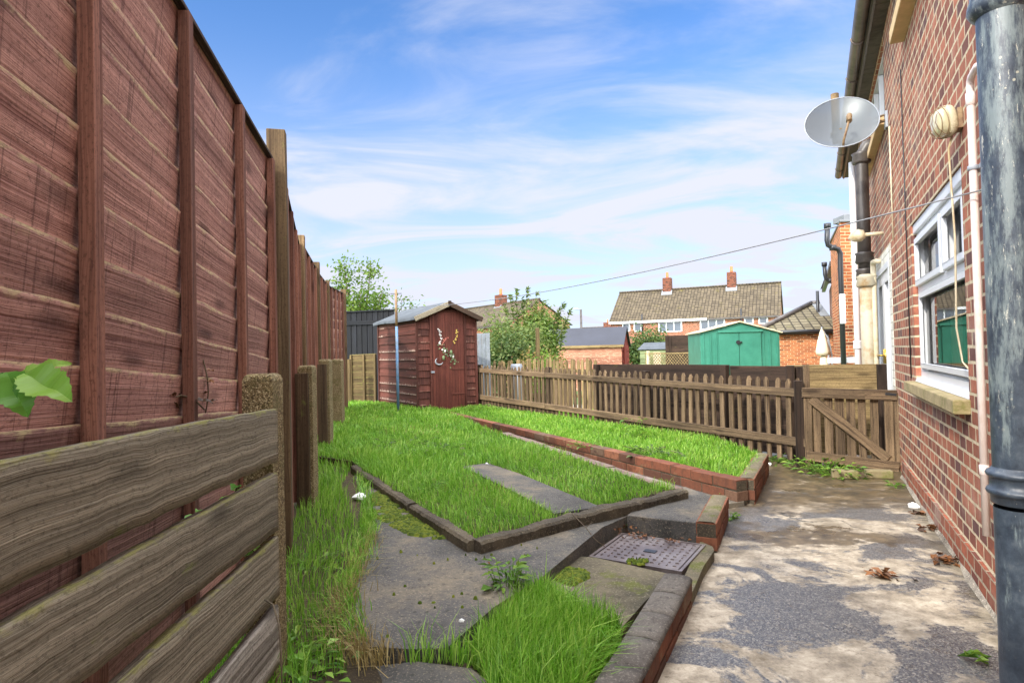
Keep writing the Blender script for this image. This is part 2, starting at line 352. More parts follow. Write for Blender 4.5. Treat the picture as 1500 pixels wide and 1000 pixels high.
M['sill']=plain('stone_sill',lin(156,140,104),.9,.22,12,bump=.7,dirt=lin(116,112,62))
M['lead']=plain('lead_grey',lin(150,156,164),.5,.15,5)
def soilpipe():
    t=MT('flaking_black_pipe_paint'); v=t.uv(kind='Object'); mp=t.N('ShaderNodeMapping'); mp.inputs['Scale'].default_value=(1.6,1.6,.32); t.L(v,mp.inputs['Vector'])
    n=t.noise(mp.outputs[0],11,10,.78); n2=t.noise(v,26,6,.7); n3=t.noise(mp.outputs[0],38,8,.8)
    sep=t.N('ShaderNodeSeparateXYZ'); t.L(v,sep.inputs[0])
    # flaking is heavy above the collar and slight below it
    up=t.mask(sep.outputs['Z'],.6,1.1)
    c=t.ramp(n2,[(.3,lin(38,46,58)),(.55,lin(62,72,84)),(.75,lin(84,92,100))])
    f=t.mask(t.math('ADD',n,t.math('MULTIPLY',up,.10)),.56,.68); c=t.mix(t.math('MULTIPLY',f,.7),c,lin(128,140,140))
    f2=t.mask(t.math('ADD',n3,t.math('MULTIPLY',up,.06)),.645,.69); c=t.mix(t.math('MULTIPLY',f2,.85),c,lin(196,194,180))
    vo=t.N('ShaderNodeTexVoronoi'); vo.inputs['Scale'].default_value=55; t.L(v,vo.inputs['Vector'])
    sp=t.math('MULTIPLY',t.mask(t.math('ADD',vo.outputs['Distance'],t.math('MULTIPLY',n3,.5)),.5,.38),t.math('MULTIPLY',t.mask(t.noise(v,9,5,.7),.53,.6),t.math('ADD',t.math('MULTIPLY',up,.85),.12))); c=t.mix(t.math('MULTIPLY',sp,.85),c,lin(170,168,152))
    nrm=t.bump(n3,.35,.004); nrm=t.bump(f2,-.3,.003,nrm)
    return t.done(c,.34,nrm,spec=.5)
M['soil_pipe']=soilpipe()
def rustplate():
    t=MT('rusty_cast_iron'); v=t.uv(kind='Object'); n=t.noise(v,6,8,.7); n2=t.noise(v,70,5,.6)
    c=t.ramp(n,[(.3,lin(80,71,70)),(.5,lin(110,99,97)),(.7,lin(140,133,131))]); 
    return t.done(c,.42,t.bump(n2,.25,.003),spec=.5,metal=.25)
M['iron']=rustplate()
def glass(name='window_glass'):
    t=MT(name); g=t.N('ShaderNodeBsdfGlossy'); g.inputs['Roughness'].default_value=.01; tr=t.N('ShaderNodeBsdfTransparent'); tr.inputs['Color'].default_value=(.75,.8,.8,1)
    f=t.N('ShaderNodeFresnel'); f.inputs['IOR'].default_value=1.9; mx=t.N('ShaderNodeMixShader'); t.L(f.outputs[0],mx.inputs[0]); t.L(tr.outputs[0],mx.inputs[1]); t.L(g.outputs[0],mx.inputs[2]); t.L(mx.outputs[0],t.out.inputs['Surface'])
    return t.m
M['glass']=glass()
M['far_glass']=plain('far_window_glass',lin(70,80,92),.08,.3,.6,bump=0)
M['room']=plain('dim_room_wall',lin(120,112,100),.9,.1,2)
M['curtain']=plain('cream_curtain',lin(206,192,164),.9,.08,3)
def greenmetal():
    t=MT('green_painted_metal'); v=t.uv(kind='Object'); n=t.noise(v,2.5,6,.65)
    c=t.ramp(n,[(.3,lin(44,112,94)),(.6,lin(58,130,110)),(.8,lin(84,148,130))]); return t.done(c,.45,t.bump(n,.1,.01))
M['green_metal']=greenmetal()
M['tarp']=plain('blue_grey_tarp',lin(46,49,60),.7,.15,1.2,bump=.3)
M['felt']=plain('grey_roof_felt',lin(78,84,90),.9,.2,5,dirt=lin(62,68,74))
M['paper']=plain('white_scrap_plastic',lin(236,236,234),.5,.05,30)
M['fabric']=plain('cream_parasol_cloth',lin(236,224,196),.9,.06,6)
M['bluepipe']=plain('blue_plastic_pipe',lin(92,128,162),.45,.15,5,dirt=lin(120,120,110))
M['stonebrick']=plain('mossy_block',lin(136,124,92),.9,.25,14,bump=.6,dirt=lin(104,108,50))
M['terracotta']=plain('terracotta_pot',lin(196,104,62),.8,.12,9)
M['rusty_mast']=plain('rusty_mast_steel',lin(140,116,84),.6,.25,14,dirt=lin(96,62,40))
def mesh_dish():
    t=MT('perforated_dish_mesh'); u=t.uv(); 
    ch=t.N('ShaderNodeTexVoronoi'); ch.inputs['Scale'].default_value=240; t.L(u,ch.inputs['Vector'])
    b=t.b; b.inputs['Base Color'].default_value=lin(92,98,102); b.inputs['Roughness'].default_value=.38; b.inputs['Metallic'].default_value=.25
    tr=t.N('ShaderNodeBsdfTransparent'); mx=t.N('ShaderNodeMixShader'); mx.inputs[0].default_value=.84
    t.L(tr.outputs[0],mx.inputs[1]); t.L(b.outputs[0],mx.inputs[2]); t.L(mx.outputs[0],t.out.inputs['Surface']); return t.m
M['dish']=mesh_dish()
def lampglass():
    t=MT('old_lamp_glass'); t.b.inputs['Transmission Weight'].default_value=.35; t.b.inputs['IOR'].default_value=1.4
    return t.done(lin(214,206,170),.25,t.bump(t.noise(t.uv(kind='Object'),40,2),.1,.004))
M['lampglass']=lampglass()
def leafmat(name,a,b,c,trans=.35,rough=.5):
    t=MT(name); r=t.attr('rnd'); cc=t.ramp(r,[(0,a),(.5,b),(1,c)])
    t.L(cc,t.b.inputs['Base Color']); t.b.inputs['Roughness'].default_value=rough; t.b.inputs['Specular IOR Level'].default_value=.3
    tl=t.N('ShaderNodeBsdfTranslucent'); t.L(cc,tl.inputs['Color']); mx=t.N('ShaderNodeMixShader'); mx.inputs[0].default_value=trans
    t.L(t.b.outputs[0],mx.inputs[1]); t.L(tl.outputs[0],mx.inputs[2]); t.L(mx.outputs[0],t.out.inputs['Surface']); return t.m
M['grass']=leafmat('grass_blades',(.055,.15,.012,1),(.17,.40,.028,1),(.46,.64,.13,1),.4,.36)
M['straw']=leafmat('straw_blades',(.20,.14,.05,1),(.3,.22,.08,1),(.42,.34,.14,1),.3)
M['weed']=leafmat('weed_leaves',(.07,.16,.02,1),(.13,.26,.03,1),(.24,.36,.05,1),.35)
M['fresh_leaf']=leafmat('fresh_leaf',(.08,.24,.04,1),(.16,.36,.05,1),(.34,.52,.10,1),.35,.35)
M['tree_leaf']=leafmat('tree_leaves',(.05,.11,.015,1),(.10,.18,.02,1),(.2,.27,.05,1),.4)
M['willow_leaf']=leafmat('olive_bush_leaves',(.07,.12,.03,1),(.14,.2,.05,1),(.26,.30,.08,1),.35)
M['dark_leaf']=leafmat('dark_bush_leaves',(.03,.07,.015,1),(.07,.12,.03,1),(.16,.18,.05,1),.3)
M['autumn_leaf']=leafmat('mixed_autumn_leaves',(.10,.14,.02,1),(.24,.20,.06,1),(.42,.22,.12,1),.3)
M['dead_leaf']=leafmat('brown_dead_leaves',(.05,.025,.012,1),(.14,.06,.025,1),(.3,.13,.05,1),.15)
M['moss']=leafmat('moss',(.035,.06,.005,1),(.075,.11,.008,1),(.15,.17,.014,1),.1,.9)
M['bark']=plain('bark',lin(96,84,66),.9,.25,14,bump=.8)
M['mdf']=plain('dark_soffit_board',lin(92,84,76),.8,.3,3,bump=.3,dirt=lin(52,46,42))
M['far_green']=plain('far_ground_green',lin(86,108,52),.95,.3,.3)
M['brass']=plain('brass_handle',lin(190,160,80),.3,.1,10,metal=.9)
M['orn_white']=plain('ornament_white',lin(220,216,210),.5,.1,20)
M['orn_pink']=plain('ornament_pink',lin(190,110,96),.6,.1,20)
M['orn_yellow']=plain('ornament_yellow',lin(196,166,80),.6,.1,20)
M['orn_green']=plain('ornament_green',lin(104,124,86),.6,.1,20)
M['greengrey']=plain('pale_green_render',lin(150,164,120),.8,.15,2)
M['sill_light']=plain('pale_stone_sill',lin(206,176,132),.85,.15,9,bump=.3)
M['fillet']=concrete('mortar_fillet',lin(140,132,120),lin(176,166,148),lin(90,82,72))
M['lead_old']=plain('old_cream_lamp_housing',lin(190,180,150),.5,.2,20,dirt=lin(120,96,64))
M['mast']=plain('lichen_mast',lin(118,96,64),.85,.3,20,bump=.3,dirt=lin(80,66,46))
M['plinth']=brick('plinth_brick',.134,.0689,lin(150,86,64),lin(118,68,54),lin(170,156,134),mw=.012,pale=.45,dark=lin(110,66,58))
M['painted_brick']=brick('white_painted_brick',.134,.0689,lin(222,220,208),lin(212,208,196),lin(188,184,172),mw=.008,dark=lin(206,202,190))

M['line_grey']=plain('grey_line',lin(120,122,126),.6,.05,6)
M['chimney_brick']=brick('chimney_brick',.225,.075,lin(118,66,48),lin(84,48,38),lin(120,100,84),mw=.012)

M['flashing']=plain('dull_flashing',lin(118,122,126),.7,.15,3)
# ================================================================ ground and garden
def xy(p): return (p.x,p.y)
def gp(lst,z): return [xy(G(a,b,z)) for a,b in lst]
def inpoly(P,X,Y):
    c=np.zeros(len(X),bool); n=len(P)
    for i in range(n):
        x1,y1=P[i];x2,y2=P[(i+1)%n]
        if y1==y2: continue
        m=((y1>Y)!=(y2>Y))&(X<(x2-x1)*(Y-y1)/(y2-y1)+x1); c^=m
    return c
def blades(P,zf,N,h,w,lean=.5,holes=(),dens=None,clump=0.0,dry=0.0):
    """returns arrays of grass blade geometry"""
    P=np.array(P); lo=P.min(0);hi=P.max(0)
    A=(hi-lo).prod(); 
    X=NR.uniform(lo[0],hi[0],N);Y=NR.uniform(lo[1],hi[1],N)
    m=inpoly([tuple(p) for p in P],X,Y)
    for hset in holes: m&=~inpoly(hset,X,Y)
    if dens is not None: m&=NR.rand(N)<dens(X,Y)
    return X[m],Y[m]
def grass_obj(name,pts,zf,h,w,mat,label,cat,lean=.55,hvar=.45,kind='stuff',wdist=True,origin=(0,0,0),parent=None,hmod=None):
    X,Y=pts; n=len(X)
    if callable(zf): Z=zf(X,Y)
    else: Z=np.full(n,zf)
    dist=np.sqrt(X**2+Y**2)
    H=h*(1-hvar+2*hvar*NR.rand(n)**1.3)
    if hmod is not None: H=H*hmod(X,Y)
    W=w*(.7+.6*NR.rand(n))*(np.maximum(1,dist/3.2) if wdist else 1)
    a=NR.rand(n)*2*np.pi
    # clumped lean field so the sward has a nap
    fx=np.sin(X*5.1+1.7*np.sin(Y*3.7))+.6*np.sin(X*13+Y*9); fy=np.cos(Y*4.3+1.3*np.sin(X*4.9))+.6*np.sin(Y*15-X*7)
    lx=(np.cos(a)*.8+.35*fx)*lean*H*NR.rand(n); ly=(np.sin(a)*.8+.35*fy)*lean*H*NR.rand(n)
    b=a+np.pi/2+NR.randn(n)*.4; dx=np.cos(b)*W/2; dy=np.sin(b)*W/2
    v=np.zeros((n,5,3),np.float32)
    v[:,0]=np.stack([X-dx,Y-dy,Z-.004],1); v[:,1]=np.stack([X+dx,Y+dy,Z-.004],1)
    mx=X+lx*.35;my=Y+ly*.35;mz=Z+H*.55
    v[:,2]=np.stack([mx+dx*.8,my+dy*.8,mz],1); v[:,3]=np.stack([mx-dx*.8,my-dy*.8,mz],1)
    drop=np.sqrt(lx**2+ly**2)
    v[:,4]=np.stack([X+lx*1.15,Y+ly*1.15,Z+np.maximum(H-drop*.35,H*.5)],1)
    v-=np.array(origin,dtype=np.float32)
    me=bpy.data.meshes.new(name); me.vertices.add(n*5); me.vertices.foreach_set('co',v.ravel())
    base=np.arange(n)*5
    loops=np.stack([base,base+1,base+2,base+3,base+3,base+2,base+4],1).ravel()
    me.loops.add(n*7); me.loops.foreach_set('vertex_index',loops.astype(np.int32))
    me.polygons.add(n*2); st=np.stack([np.arange(n)*7,np.arange(n)*7+4],1).ravel(); me.polygons.foreach_set('loop_start',st.astype(np.int32))
    try: me.polygons.foreach_set('loop_total',np.tile([4,3],n).astype(np.int32))
    except Exception: pass
    r=np.clip(NR.rand(n)*.75+.12*fx*.5+.15,0,1); at_=me.attributes.new('rnd','FLOAT','FACE'); at_.data.foreach_set('value',np.repeat(r,2).astype(np.float32))
    me.update(calc_edges=True); me.validate(); me.materials.append(mat)
    o=bpy.data.objects.new(name,me); col.objects.link(o); o.location=origin
    if parent is not None: o.parent=parent
    else: tag(o,label,cat,None,kind)
    return o
# ---- base sheet: level by the garden, falling away behind the neighbours
def groundz(x,y):
    t=min(1,max(0,(y-12.5)/3.5)); return -.06-.55*t*t*(3-2*t)
b=MB(); ys=[-6,0,4,8,12.5,13,13.5,14,14.5,15,15.5,16,25,60,150,500]; xs=[-400,-100,-30,-10,0,10,30,100,400]
for i in range(len(ys)-1):
    for j in range(len(xs)-1):
        q=[(xs[j],ys[i]),(xs[j+1],ys[i]),(xs[j+1],ys[i+1]),(xs[j],ys[i+1])]
        b.poly([(x,y,groundz(x,y)) for x,y in q],smooth=True)
b.build('ground',M['far_green'])['kind']='structure'
# ---- house frame (s along the wall, d out of it into the garden)
HX0=.68; HA=math.atan(.492); HW=V((math.sin(HA),math.cos(HA),0)); HN=V((-math.cos(HA),math.sin(HA),0))
def H_(s,d,z): return V((HX0,0,0))+HW*s+HN*d+V((0,0,z))
def Hs(px,py,d=0.0):
    """s,z on the house wall plane offset by d, seen at px,py"""
    r=ray(px,py); o=V((0,0,EYE))-V((HX0,0,0))-HN*d; k=-(o.dot(HN))/r.dot(HN); p=V((0,0,EYE))+r*k-V((HX0,0,0))
    return p.dot(HW),p.z
# ---- patio
pat=gp([(1013,897),(1032,800),(1092,732),(1112,700),(1135,672)],0)
patio_pts=[(-.3,.1),(-.3,1.0)]+[xy(G(1000,1100,0))]+[xy(G(955,1010,0))]+pat+[xy(H_(6.4,-.02,0)),xy(H_(-.8,-.02,0)),(.2,-.9)]
patio_pts=[(-.25,-.9),(-.25,1.2),xy(G(900,1090,0)),xy(G(940,1000,0)),xy(G(992,880,0)),xy(G(1005,845,0)),xy(G(1010,800,0)),xy(G(1085,725,0)),xy(G(1112,660,0)),xy(H_(6.6,-.02,0)),xy(H_(-.8,-.02,0))]
b=MB(); b.slab(patio_pts,0,.2); o=b.build('patio',M['patio']); o['kind']='structure'
# ---- left path slab (upper level)
ZP=.12
path_px=[(518,690),(560,684),(700,782),(980,716),(1004,722),(916,757),(882,772),(792,846),(724,888),(655,948),(604,950),(530,946),(503,905),(512,850),(548,782),(532,742)]
path_pts=gp(path_px,ZP)
b=MB(); b.slab(path_pts,ZP,.14); o=b.build('upper_path_slab',M['slab']); o['kind']='structure'
b=MB(); b.slab(gp([(380,1090),(420,985),(520,978),(610,968),(690,978),(730,1010),(740,1100)],.10),.10,.12); o=b.build('near_path_slab',M['slab']); o['kind']='structure'
# ---- lower mossy slab and bed
ZL=.068
low_px=[(792,848),(832,813),(872,816),(972,838),(985,842),(945,880),(905,925),(840,900),(800,870)]
b=MB(); b.slab(gp(low_px,ZL),ZL,.12); o=b.build('lower_path_slab',M['slab_moss']); o['kind']='structure'
b=MB(); b.slab(gp([(640,930),(880,760),(1010,780),(1005,860),(940,1000),(900,1110),(600,1110),(600,1000)],.03),.03,.1); o=b.build('bed_soil',M['soil']); o['kind']='structure'
# ---- left verge soil under the fence and main lawn soil
def zlawn(x,y): return .15+.0075*(y-3)
verge=[(-1.25,.2),(-.2,.2),(-.2,1.0)]+[xy(G(*p,.11)) for p in [(440,1090),(560,990),(650,945),(530,955),(500,905),(505,850),(545,782),(532,742),(518,684)]]+[(-1.95,5.5),(-2.1,5.2),(-1.45,3.6)]
b=MB(); b.slab([(-1.6,.2),(-.3,.2),xy(G(560,1000,.10)),xy(G(540,955,.10)),xy(G(515,905,.10)),xy(G(520,850,.1)),xy(G(560,782,.1)),xy(G(560,735,.1)),xy(G(560,690,.1)),(-2.6,6.0)],.108,.2); o=b.build('verge_soil',M['soil']); o['kind']='structure'
front=[(524,684),(692,791),(1000,717)]
lawn_px=[(516,676),(524,684),(692,789),(990,714),(950,708),(722,635),(648,604),(612,600),(552,594),(505,592)]
lawn_pts=[xy(G(a,bb,.165)) for a,bb in lawn_px]
lawn_pts=lawn_pts+[(-3.2,10.9),(-3.0,9.6),(-2.35,7.2),(-1.9,5.6)]
b=MB(); b.slab(lawn_pts,zlawn,.25); o=b.build('lawn_soil',M['soil']); o['kind']='structure'
b=MB(); b.slab([(-3.6,9.2),(-1.3,9.2),(-.4,10.2),(-.4,13),(-3.6,13)],.12,.25); o=b.build('shed_yard_ground',M['soil']); o['kind']='structure'
# concrete pad in the lawn
pad_px=[(676,683),(714,678),(760,693),(880,742),(812,752),(745,716)]
pad=gp(pad_px,.175); b=MB(); b.slab(pad,.176,.06); o=b.build('lawn_pad',M['slab']); o['kind']='structure'
# ---- kerb edging (two stones lines)
def wavybar(P0,P1,w,h,mat,name,label,cat,n=14,amp=.006,zt=None,group=None,skew=0):
    """worn concrete kerb with uneven top: P0,P1 world top-centre points"""
    b=MB(); P0=V(P0);P1=V(P1); a=(P1-P0).normalized(); s=V((0,0,1)).cross(a).normalized(); rings=[]
    off=random.random()*20
    n=int((P1-P0).length/.018); st=[0]*4; ph=[random.uniform(0,6) for _ in range(4)]
    for i in range(n+1):
        q=P0.lerp(P1,i/n); x=(P1-P0).length*i/n
        def j(k=1):
            return k*(amp*.35*random.uniform(-1,1)+amp*.5*math.sin(x*9+ph[0])+amp*.4*math.sin(x*23+ph[1]))
        if random.random()<.06: q=q-V((0,0,amp*random.uniform(.3,1)))
        tl=q-s*(w/2+j())+V((0,0,j())); tr=q+s*(w/2+j())+V((0,0,j()))
        rings.append([q-s*(w/2+j(.4))-V((0,0,h)),q+s*(w/2+j(.4))-V((0,0,h)),tr-V((0,0,.012))+s*.004,tr-s*.008,tl+s*.008,tl-V((0,0,.012))-s*.004])
    for i in range(n):
        A,B=rings[i],rings[i+1]
        for k in range(6): b.poly([A[k],A[(k+1)%6],B[(k+1)%6],B[k]],a,(off,0),.5,smooth=False)
    b.poly(rings[0][::-1]);b.poly(rings[-1])
    return single(b,name,mat,label,cat,group,bevel=0)
wavybar(G(519,681,.17),G(604,737,.17),.055,.1,M['edging'],'kerb_edging','broken far stretch of narrow concrete edging, left side of the main lawn','kerb',8,.008)
wavybar(G(607,738,.178),G(693,790,.175),.06,.12,M['edging'],'kerb_edging','narrow concrete edging left of the main lawn ending at its front corner, moss beside it','kerb',10,.006)
wavybar(G(697,791,.175),G(840,753,.18),.075,.12,M['edging'],'kerb_edging','worn concrete kerb along the front of the main lawn beside the corner','kerb',12,.006)
wavybar(G(842,752.5,.18),G(1000,716,.185),.08,.11,M['edging'],'kerb_edging','crumbling concrete kerb running out over the step at the right tip of the main lawn','kerb',12,.008)
# rough step riser below the path slab edge
b=MB()
for i in range(9):
    t=i/8; p=G(884+(-90)*t,772+76*t,.06); b.box(p.x-.05,p.x+.03,p.y-.05,p.y+.05,.0,.10+random.uniform(-.02,.01))
single(b,'broken_edge_stone',M['edging'],'rough broken concrete riser between the upper path and the manhole','stone edge')
# ---- step slab
ZS=.135
b=MB(); b.slab(gp([(918,754),(1021,765),(1046,728),(1004,712),(960,722)],ZS),ZS,.14); single(b,'step_slab',M['slab'],'dark concrete step slab between the lawn tip and the short brick stub','step',bevel=.006)
# ---- manhole cover
mh=[G(908,781,.055),G(1022,797,.055),G(1004,836,.055),G(872,815,.055)]
mc=sum(mh,V((0,0,0)))/4; mo=empty('manhole_cover',(mc.x,mc.y,.0),0,'rectangular rusty iron manhole cover with raised studs set below the step','manhole cover')
ex=(mh[1]-mh[0]).normalized(); ey=V((0,0,1)).cross(ex); LX=((mh[1]-mh[0]).length+(mh[2]-mh[3]).length)/2; LY=((mh[3]-mh[0]).length+(mh[2]-mh[1]).length)/2
def mhp(u,v,z): return V((mc.x,mc.y,0))+ex*((u-.5)*LX)+ey*((v-.5)*LY)+V((0,0,z))
b=MB(); b.slab([xy(mhp(*q,0)) for q in ((0.02,.02),(.98,.02),(.98,.98),(.02,.98))],.056,.04); build_at(b,'plate',M['iron'],mo,.002)
b=MB()
for (u0,v0,u1,v1) in ((-.03,-.03,1.03,.005),(-.03,.995,1.03,1.03),(-.03,.005,.005,.995),(.995,.005,1.03,.995)):
    b.slab([xy(mhp(*q,0)) for q in ((u0,v0),(u1,v0),(u1,v1),(u0,v1))],.057,.05)
build_at(b,'frame',M['iron'],mo)
b=MB()
for i in range(11):
    for j in range(9):
        u=.08+i*.084; v=.09+j*.103
        if abs(u-.5)<.1 and abs(v-.5)<.12: continue
        du,dv=(.022,.008) if (i//2+j//2)%2 else (.008,.022)
        c8=[mhp(u-du,v-dv,.055),mhp(u+du,v-dv,.055),mhp(u+du,v+dv,.055),mhp(u-du,v+dv,.055)]
        t8=[mhp(u-du*.7,v-dv*.7,.0615),mhp(u+du*.7,v-dv*.7,.0615),mhp(u+du*.7,v+dv*.7,.0615),mhp(u-du*.7,v+dv*.7,.0615)]
        if (c8[1]-c8[0]).cross(c8[2]-c8[0]).z<0: c8=c8[::-1];t8=t8[::-1]
        b.hexa(c8+t8)
build_at(b,'studs',M['iron'],mo)
b=MB(); b.slab([xy(mhp(*q,0)) for q in ((.46,.42),(.60,.42),(.60,.52),(.46,.52))],.0595,.004); build_at(b,'keyhole',M['black_metal'],mo)
b=MB(); b.slab(gp([(1026,792),(1044,800),(1046,806),(1030,830),(1012,872),(1002,845),(1006,836)],.05),.05,.08); o=b.build('patio_edge',M['slab_moss']); o['kind']='structure'
# ---- brick walls (real courses of bricks)
def brickwall(name,A,B,w,top,courses,label,cat,coping=None,bl=.205,ch=.066,j=.009,thick_mat='brick_garden',slope=0.0,cap=None):
    """wall from A to B (xy); real bricks with joints over a mortar core; top at A 'top', rising by slope per metre"""
    A=V((A[0],A[1],0));B=V((B[0],B[1],0)); a=(B-A); L=a.length; a.normalize(); s=V((0,0,1)).cross(a)
    root=empty(name,(A.x,A.y,0),0,label,cat)
    def zt(t): return top+slope*t
    core=MB(); cb=[]
    for (t,d) in ((.004,-w/2+.006),(L-.004,-w/2+.006),(L-.004,w/2-.006),(.004,w/2-.006)): cb.append((t,d))
    def pt(t,d,z): return A+a*t+s*d+V((0,0,z))
    H=courses*(ch+j)
    core.hexa([pt(t,d,zt(t)-H-.1) for t,d in cb]+[pt(t,d,zt(t)-.007) for t,d in cb]); build_at(core,'mortar_core',M['coping'] if coping else M['edging'],root)
    bk=MB(); n=max(1,round(L/(bl+j)))
    step=L/n
    for c in range(courses):
        z1=-(c*(ch+j)); z0=z1-ch; sh=.5 if c%2 else 0
        dz_=-.02 if coping else 0
        k=-1
        for k in range(-1,n+1):
            t0=(k+sh)*step+j/2; t1=(k+1+sh)*step-j/2; t0=max(t0,0);t1=min(t1,L)
            if t1-t0<.02: continue
            jj=random.uniform(-.0025,.0025); zz=random.uniform(-.002,.002)
            q=[(t0,-w/2+jj),(t1,-w/2+jj),(t1,w/2+jj),(t0,w/2+jj)]
            bk.hexa([pt(t,d,zt(t)+z0+zz+dz_) for t,d in q]+[pt(t,d,zt(t)+z1+zz+dz_) for t,d in q],g=(1,0,0))
    build_at(bk,'bricks',M['brick_unit'],root,.004)
    if cap:
        c_=MB(); nn_=max(4,int(L/.03))
        for k in range(nn_):
            t0=L*k/nn_;t1=L*(k+1)/nn_; w0=w/2-.004
            c_.poly([pt(t0,-w0,zt(t0)-.002),pt(t1,-w0,zt(t1)-.002),pt(t1,-w0*.7,zt(t1)+.007),pt(t0,-w0*.7,zt(t0)+.007)],smooth=True); c_.poly([pt(t0,-w0*.7,zt(t0)+.007),pt(t1,-w0*.7,zt(t1)+.007),pt(t1,w0*.7,zt(t1)+.007),pt(t0,w0*.7,zt(t0)+.007)],smooth=True); c_.poly([pt(t0,w0*.7,zt(t0)+.007),pt(t1,w0*.7,zt(t1)+.007),pt(t1,w0,zt(t1)-.002),pt(t0,w0,zt(t0)-.002)],smooth=True)
        build_at(c_,'mortar_cap',M[cap],root)
    if coping:
        cp=MB(); m=max(2,round(L/.21)); seg=6
        for k in range(m):
            t0=k*L/m+.0008; t1=(k+1)*L/m-.0008; zz=random.uniform(-.003,.003)
            prof=[]
            for q in range(seg+1):
                an=math.pi*q/seg; prof.append((-math.cos(an)*(w/2+.004), max(0,math.sin(an))**.5*.02))
            prof=[(-w/2-.002,-.004)]+prof+[(w/2+.002,-.004)]
            nt=4
            for g_ in range(nt):
                ta=t0+(t1-t0)*g_/nt; tb=t0+(t1-t0)*(g_+1)/nt
                for q in range(len(prof)-1):
                    (d0,h0),(d1,h1)=prof[q],prof[q+1]
                    cp.poly([pt(ta,d1,zt(ta)+h1-.02+zz),pt(ta,d0,zt(ta)+h0-.02+zz),pt(tb,d0,zt(tb)+h0-.02+zz),pt(tb,d1,zt(tb)+h1-.02+zz)],smooth=True)
            for tt,rv in ((t0,False),(t1,True)):
                e=[pt(tt,d,zt(tt)+h-.02+zz) for d,h in prof]; cp.poly(e if not rv else e[::-1])
        build_at(cp,'coping',M[coping],root)
    return root
def brick_unit():
    t=MT('single_brick'); v=t.uv(kind='Object'); r=t.attr('rnd'); 
    c=t.ramp(r,[(0,lin(78,56,46)),(.3,lin(104,66,50)),(.6,lin(124,76,56)),(.85,lin(140,90,66)),(1,lin(98,80,66))])
    n=t.noise(v,26,8,.72); c=t.mix(t.math('MULTIPLY',t.mask(n,.42,.66),.65),c,lin(80,54,44)); n2=t.noise(v,9,7,.75); c=t.mix(t.math('MULTIPLY',t.mask(n2,.56,.66),.55),c,lin(120,112,84))
    return t.done(c,.88,t.bump(n,.5,.006),spec=.25)
M['brick_unit']=brick_unit()
# near dark-topped wall beside the patio
nwA=G(925,1100,.12); 
pA=(G(905,1000,.12)+V((0,0,0))); pB=G(968,842,.12); 
tin=G(845+0,0+0+900,.12)
A1=(G(872,1000,.12)+G(926,1000,.12))/2; B1=(G(975,838,.12)+G(1010,843,.12))/2
A0=A1+(A1-B1).normalized()*.7
brickwall('brick_wall',xy(A0),xy(B1),.115,.12,2,'low brick wall with rounded dark bitumen coping, nearest along the patio','garden wall',coping='coping')
stA=(G(1022,764,.145)+G(1047,770,.145))/2; stB=(G(1042,724,.145)+G(1066,731,.145))/2
brickwall('brick_stub',xy(stA),xy(stB),.105,.150,2,'short brick stub with mossy top beside the step slab','garden wall',cap='slab_moss')
# planter retaining wall
pc=G(1087,703,.17); pf=G(648,601,.2); pe=G(1116,664,.17)
pcv=V((pc.x,pc.y,0)); dW=(V((pf.x,pf.y,0))-pcv); Lw=dW.length
brickwall('planter_wall',xy(pc),xy(pf),.105,.172,3,'long low red brick wall running from the patio corner to the shed','garden wall',slope=.03/Lw)
d2=(V((pe.x,pe.y,0))-pcv).normalized()
brickwall('planter_wall',xy(pcv+d2*.055+V((0.02,0,0))),xy(V((pe.x,pe.y,0))),.105,.168,3,'short brick return wall with mossy grey top at the patio end of the upper lawn','garden wall',cap='slab_moss')
# channel + paver strip
def zch(x,y): return .03+.016*(y-4)
ch_px=[(732,634),(650,604),(660,602),(1078,714),(1090,728),(1040,735),(985,722)]
b=MB(); b.slab([xy(G(a,bb,.06)) for a,bb in ch_px],zch,.12); o=b.build('channel_path',M['slab']); o['kind']='structure'
pv0=G(992,716,.155); pv1=G(738,633,.165)
root=empty('paver_strip',(pv0.x,pv0.y,0),0,'single row of worn grey brick pavers along the right edge of the main lawn','paving')
b=MB(); d=(V((pv1.x,pv1.y,0))-V((pv0.x,pv0.y,0))); L=d.length; d.normalize(); s=V((0,0,1)).cross(d); nb=int(L/.2)
for k in range(nb):
    t0=k*L/nb+.006;t1=(k+1)*L/nb-.006; zz=.155+.012*(t0/L)+random.uniform(-.004,.004)
    for (sa,sb) in ((-.05,.05),):
        q=[(t0,sa),(t1,sa),(t1,sb),(t0,sb)]; P=[V((pv0.x,pv0.y,0))+d*t+s*e for t,e in q]
        b.hexa([p+V((0,0,zz-.1)) for p in P]+[p+V((0,0,zz)) for p in P])
M['paver']=plain('worn_paver',lin(118,96,86),.85,.25,9,bump=.5,dirt=lin(136,126,116)); build_at(b,'pavers',M['paver'],root,.004)
# upper lawn soil
dwn=dW.normalized(); 
def zup(x,y): return .135+.009*(y-4.3)
up=[pcv+d2*.06+dwn*.03, V((pf.x,pf.y,0)), V((-.62,10.2,0)), V((2.0,6.15,0)), V((pe.x,pe.y,0))]
up=[(p.x,p.y) for p in up]
up[0]=(pc.x+.06,pc.y+.1); 
b=MB(); b.slab(up,zup,.3); o=b.build('upper_lawn_soil',M['soil']); o['kind']='structure'
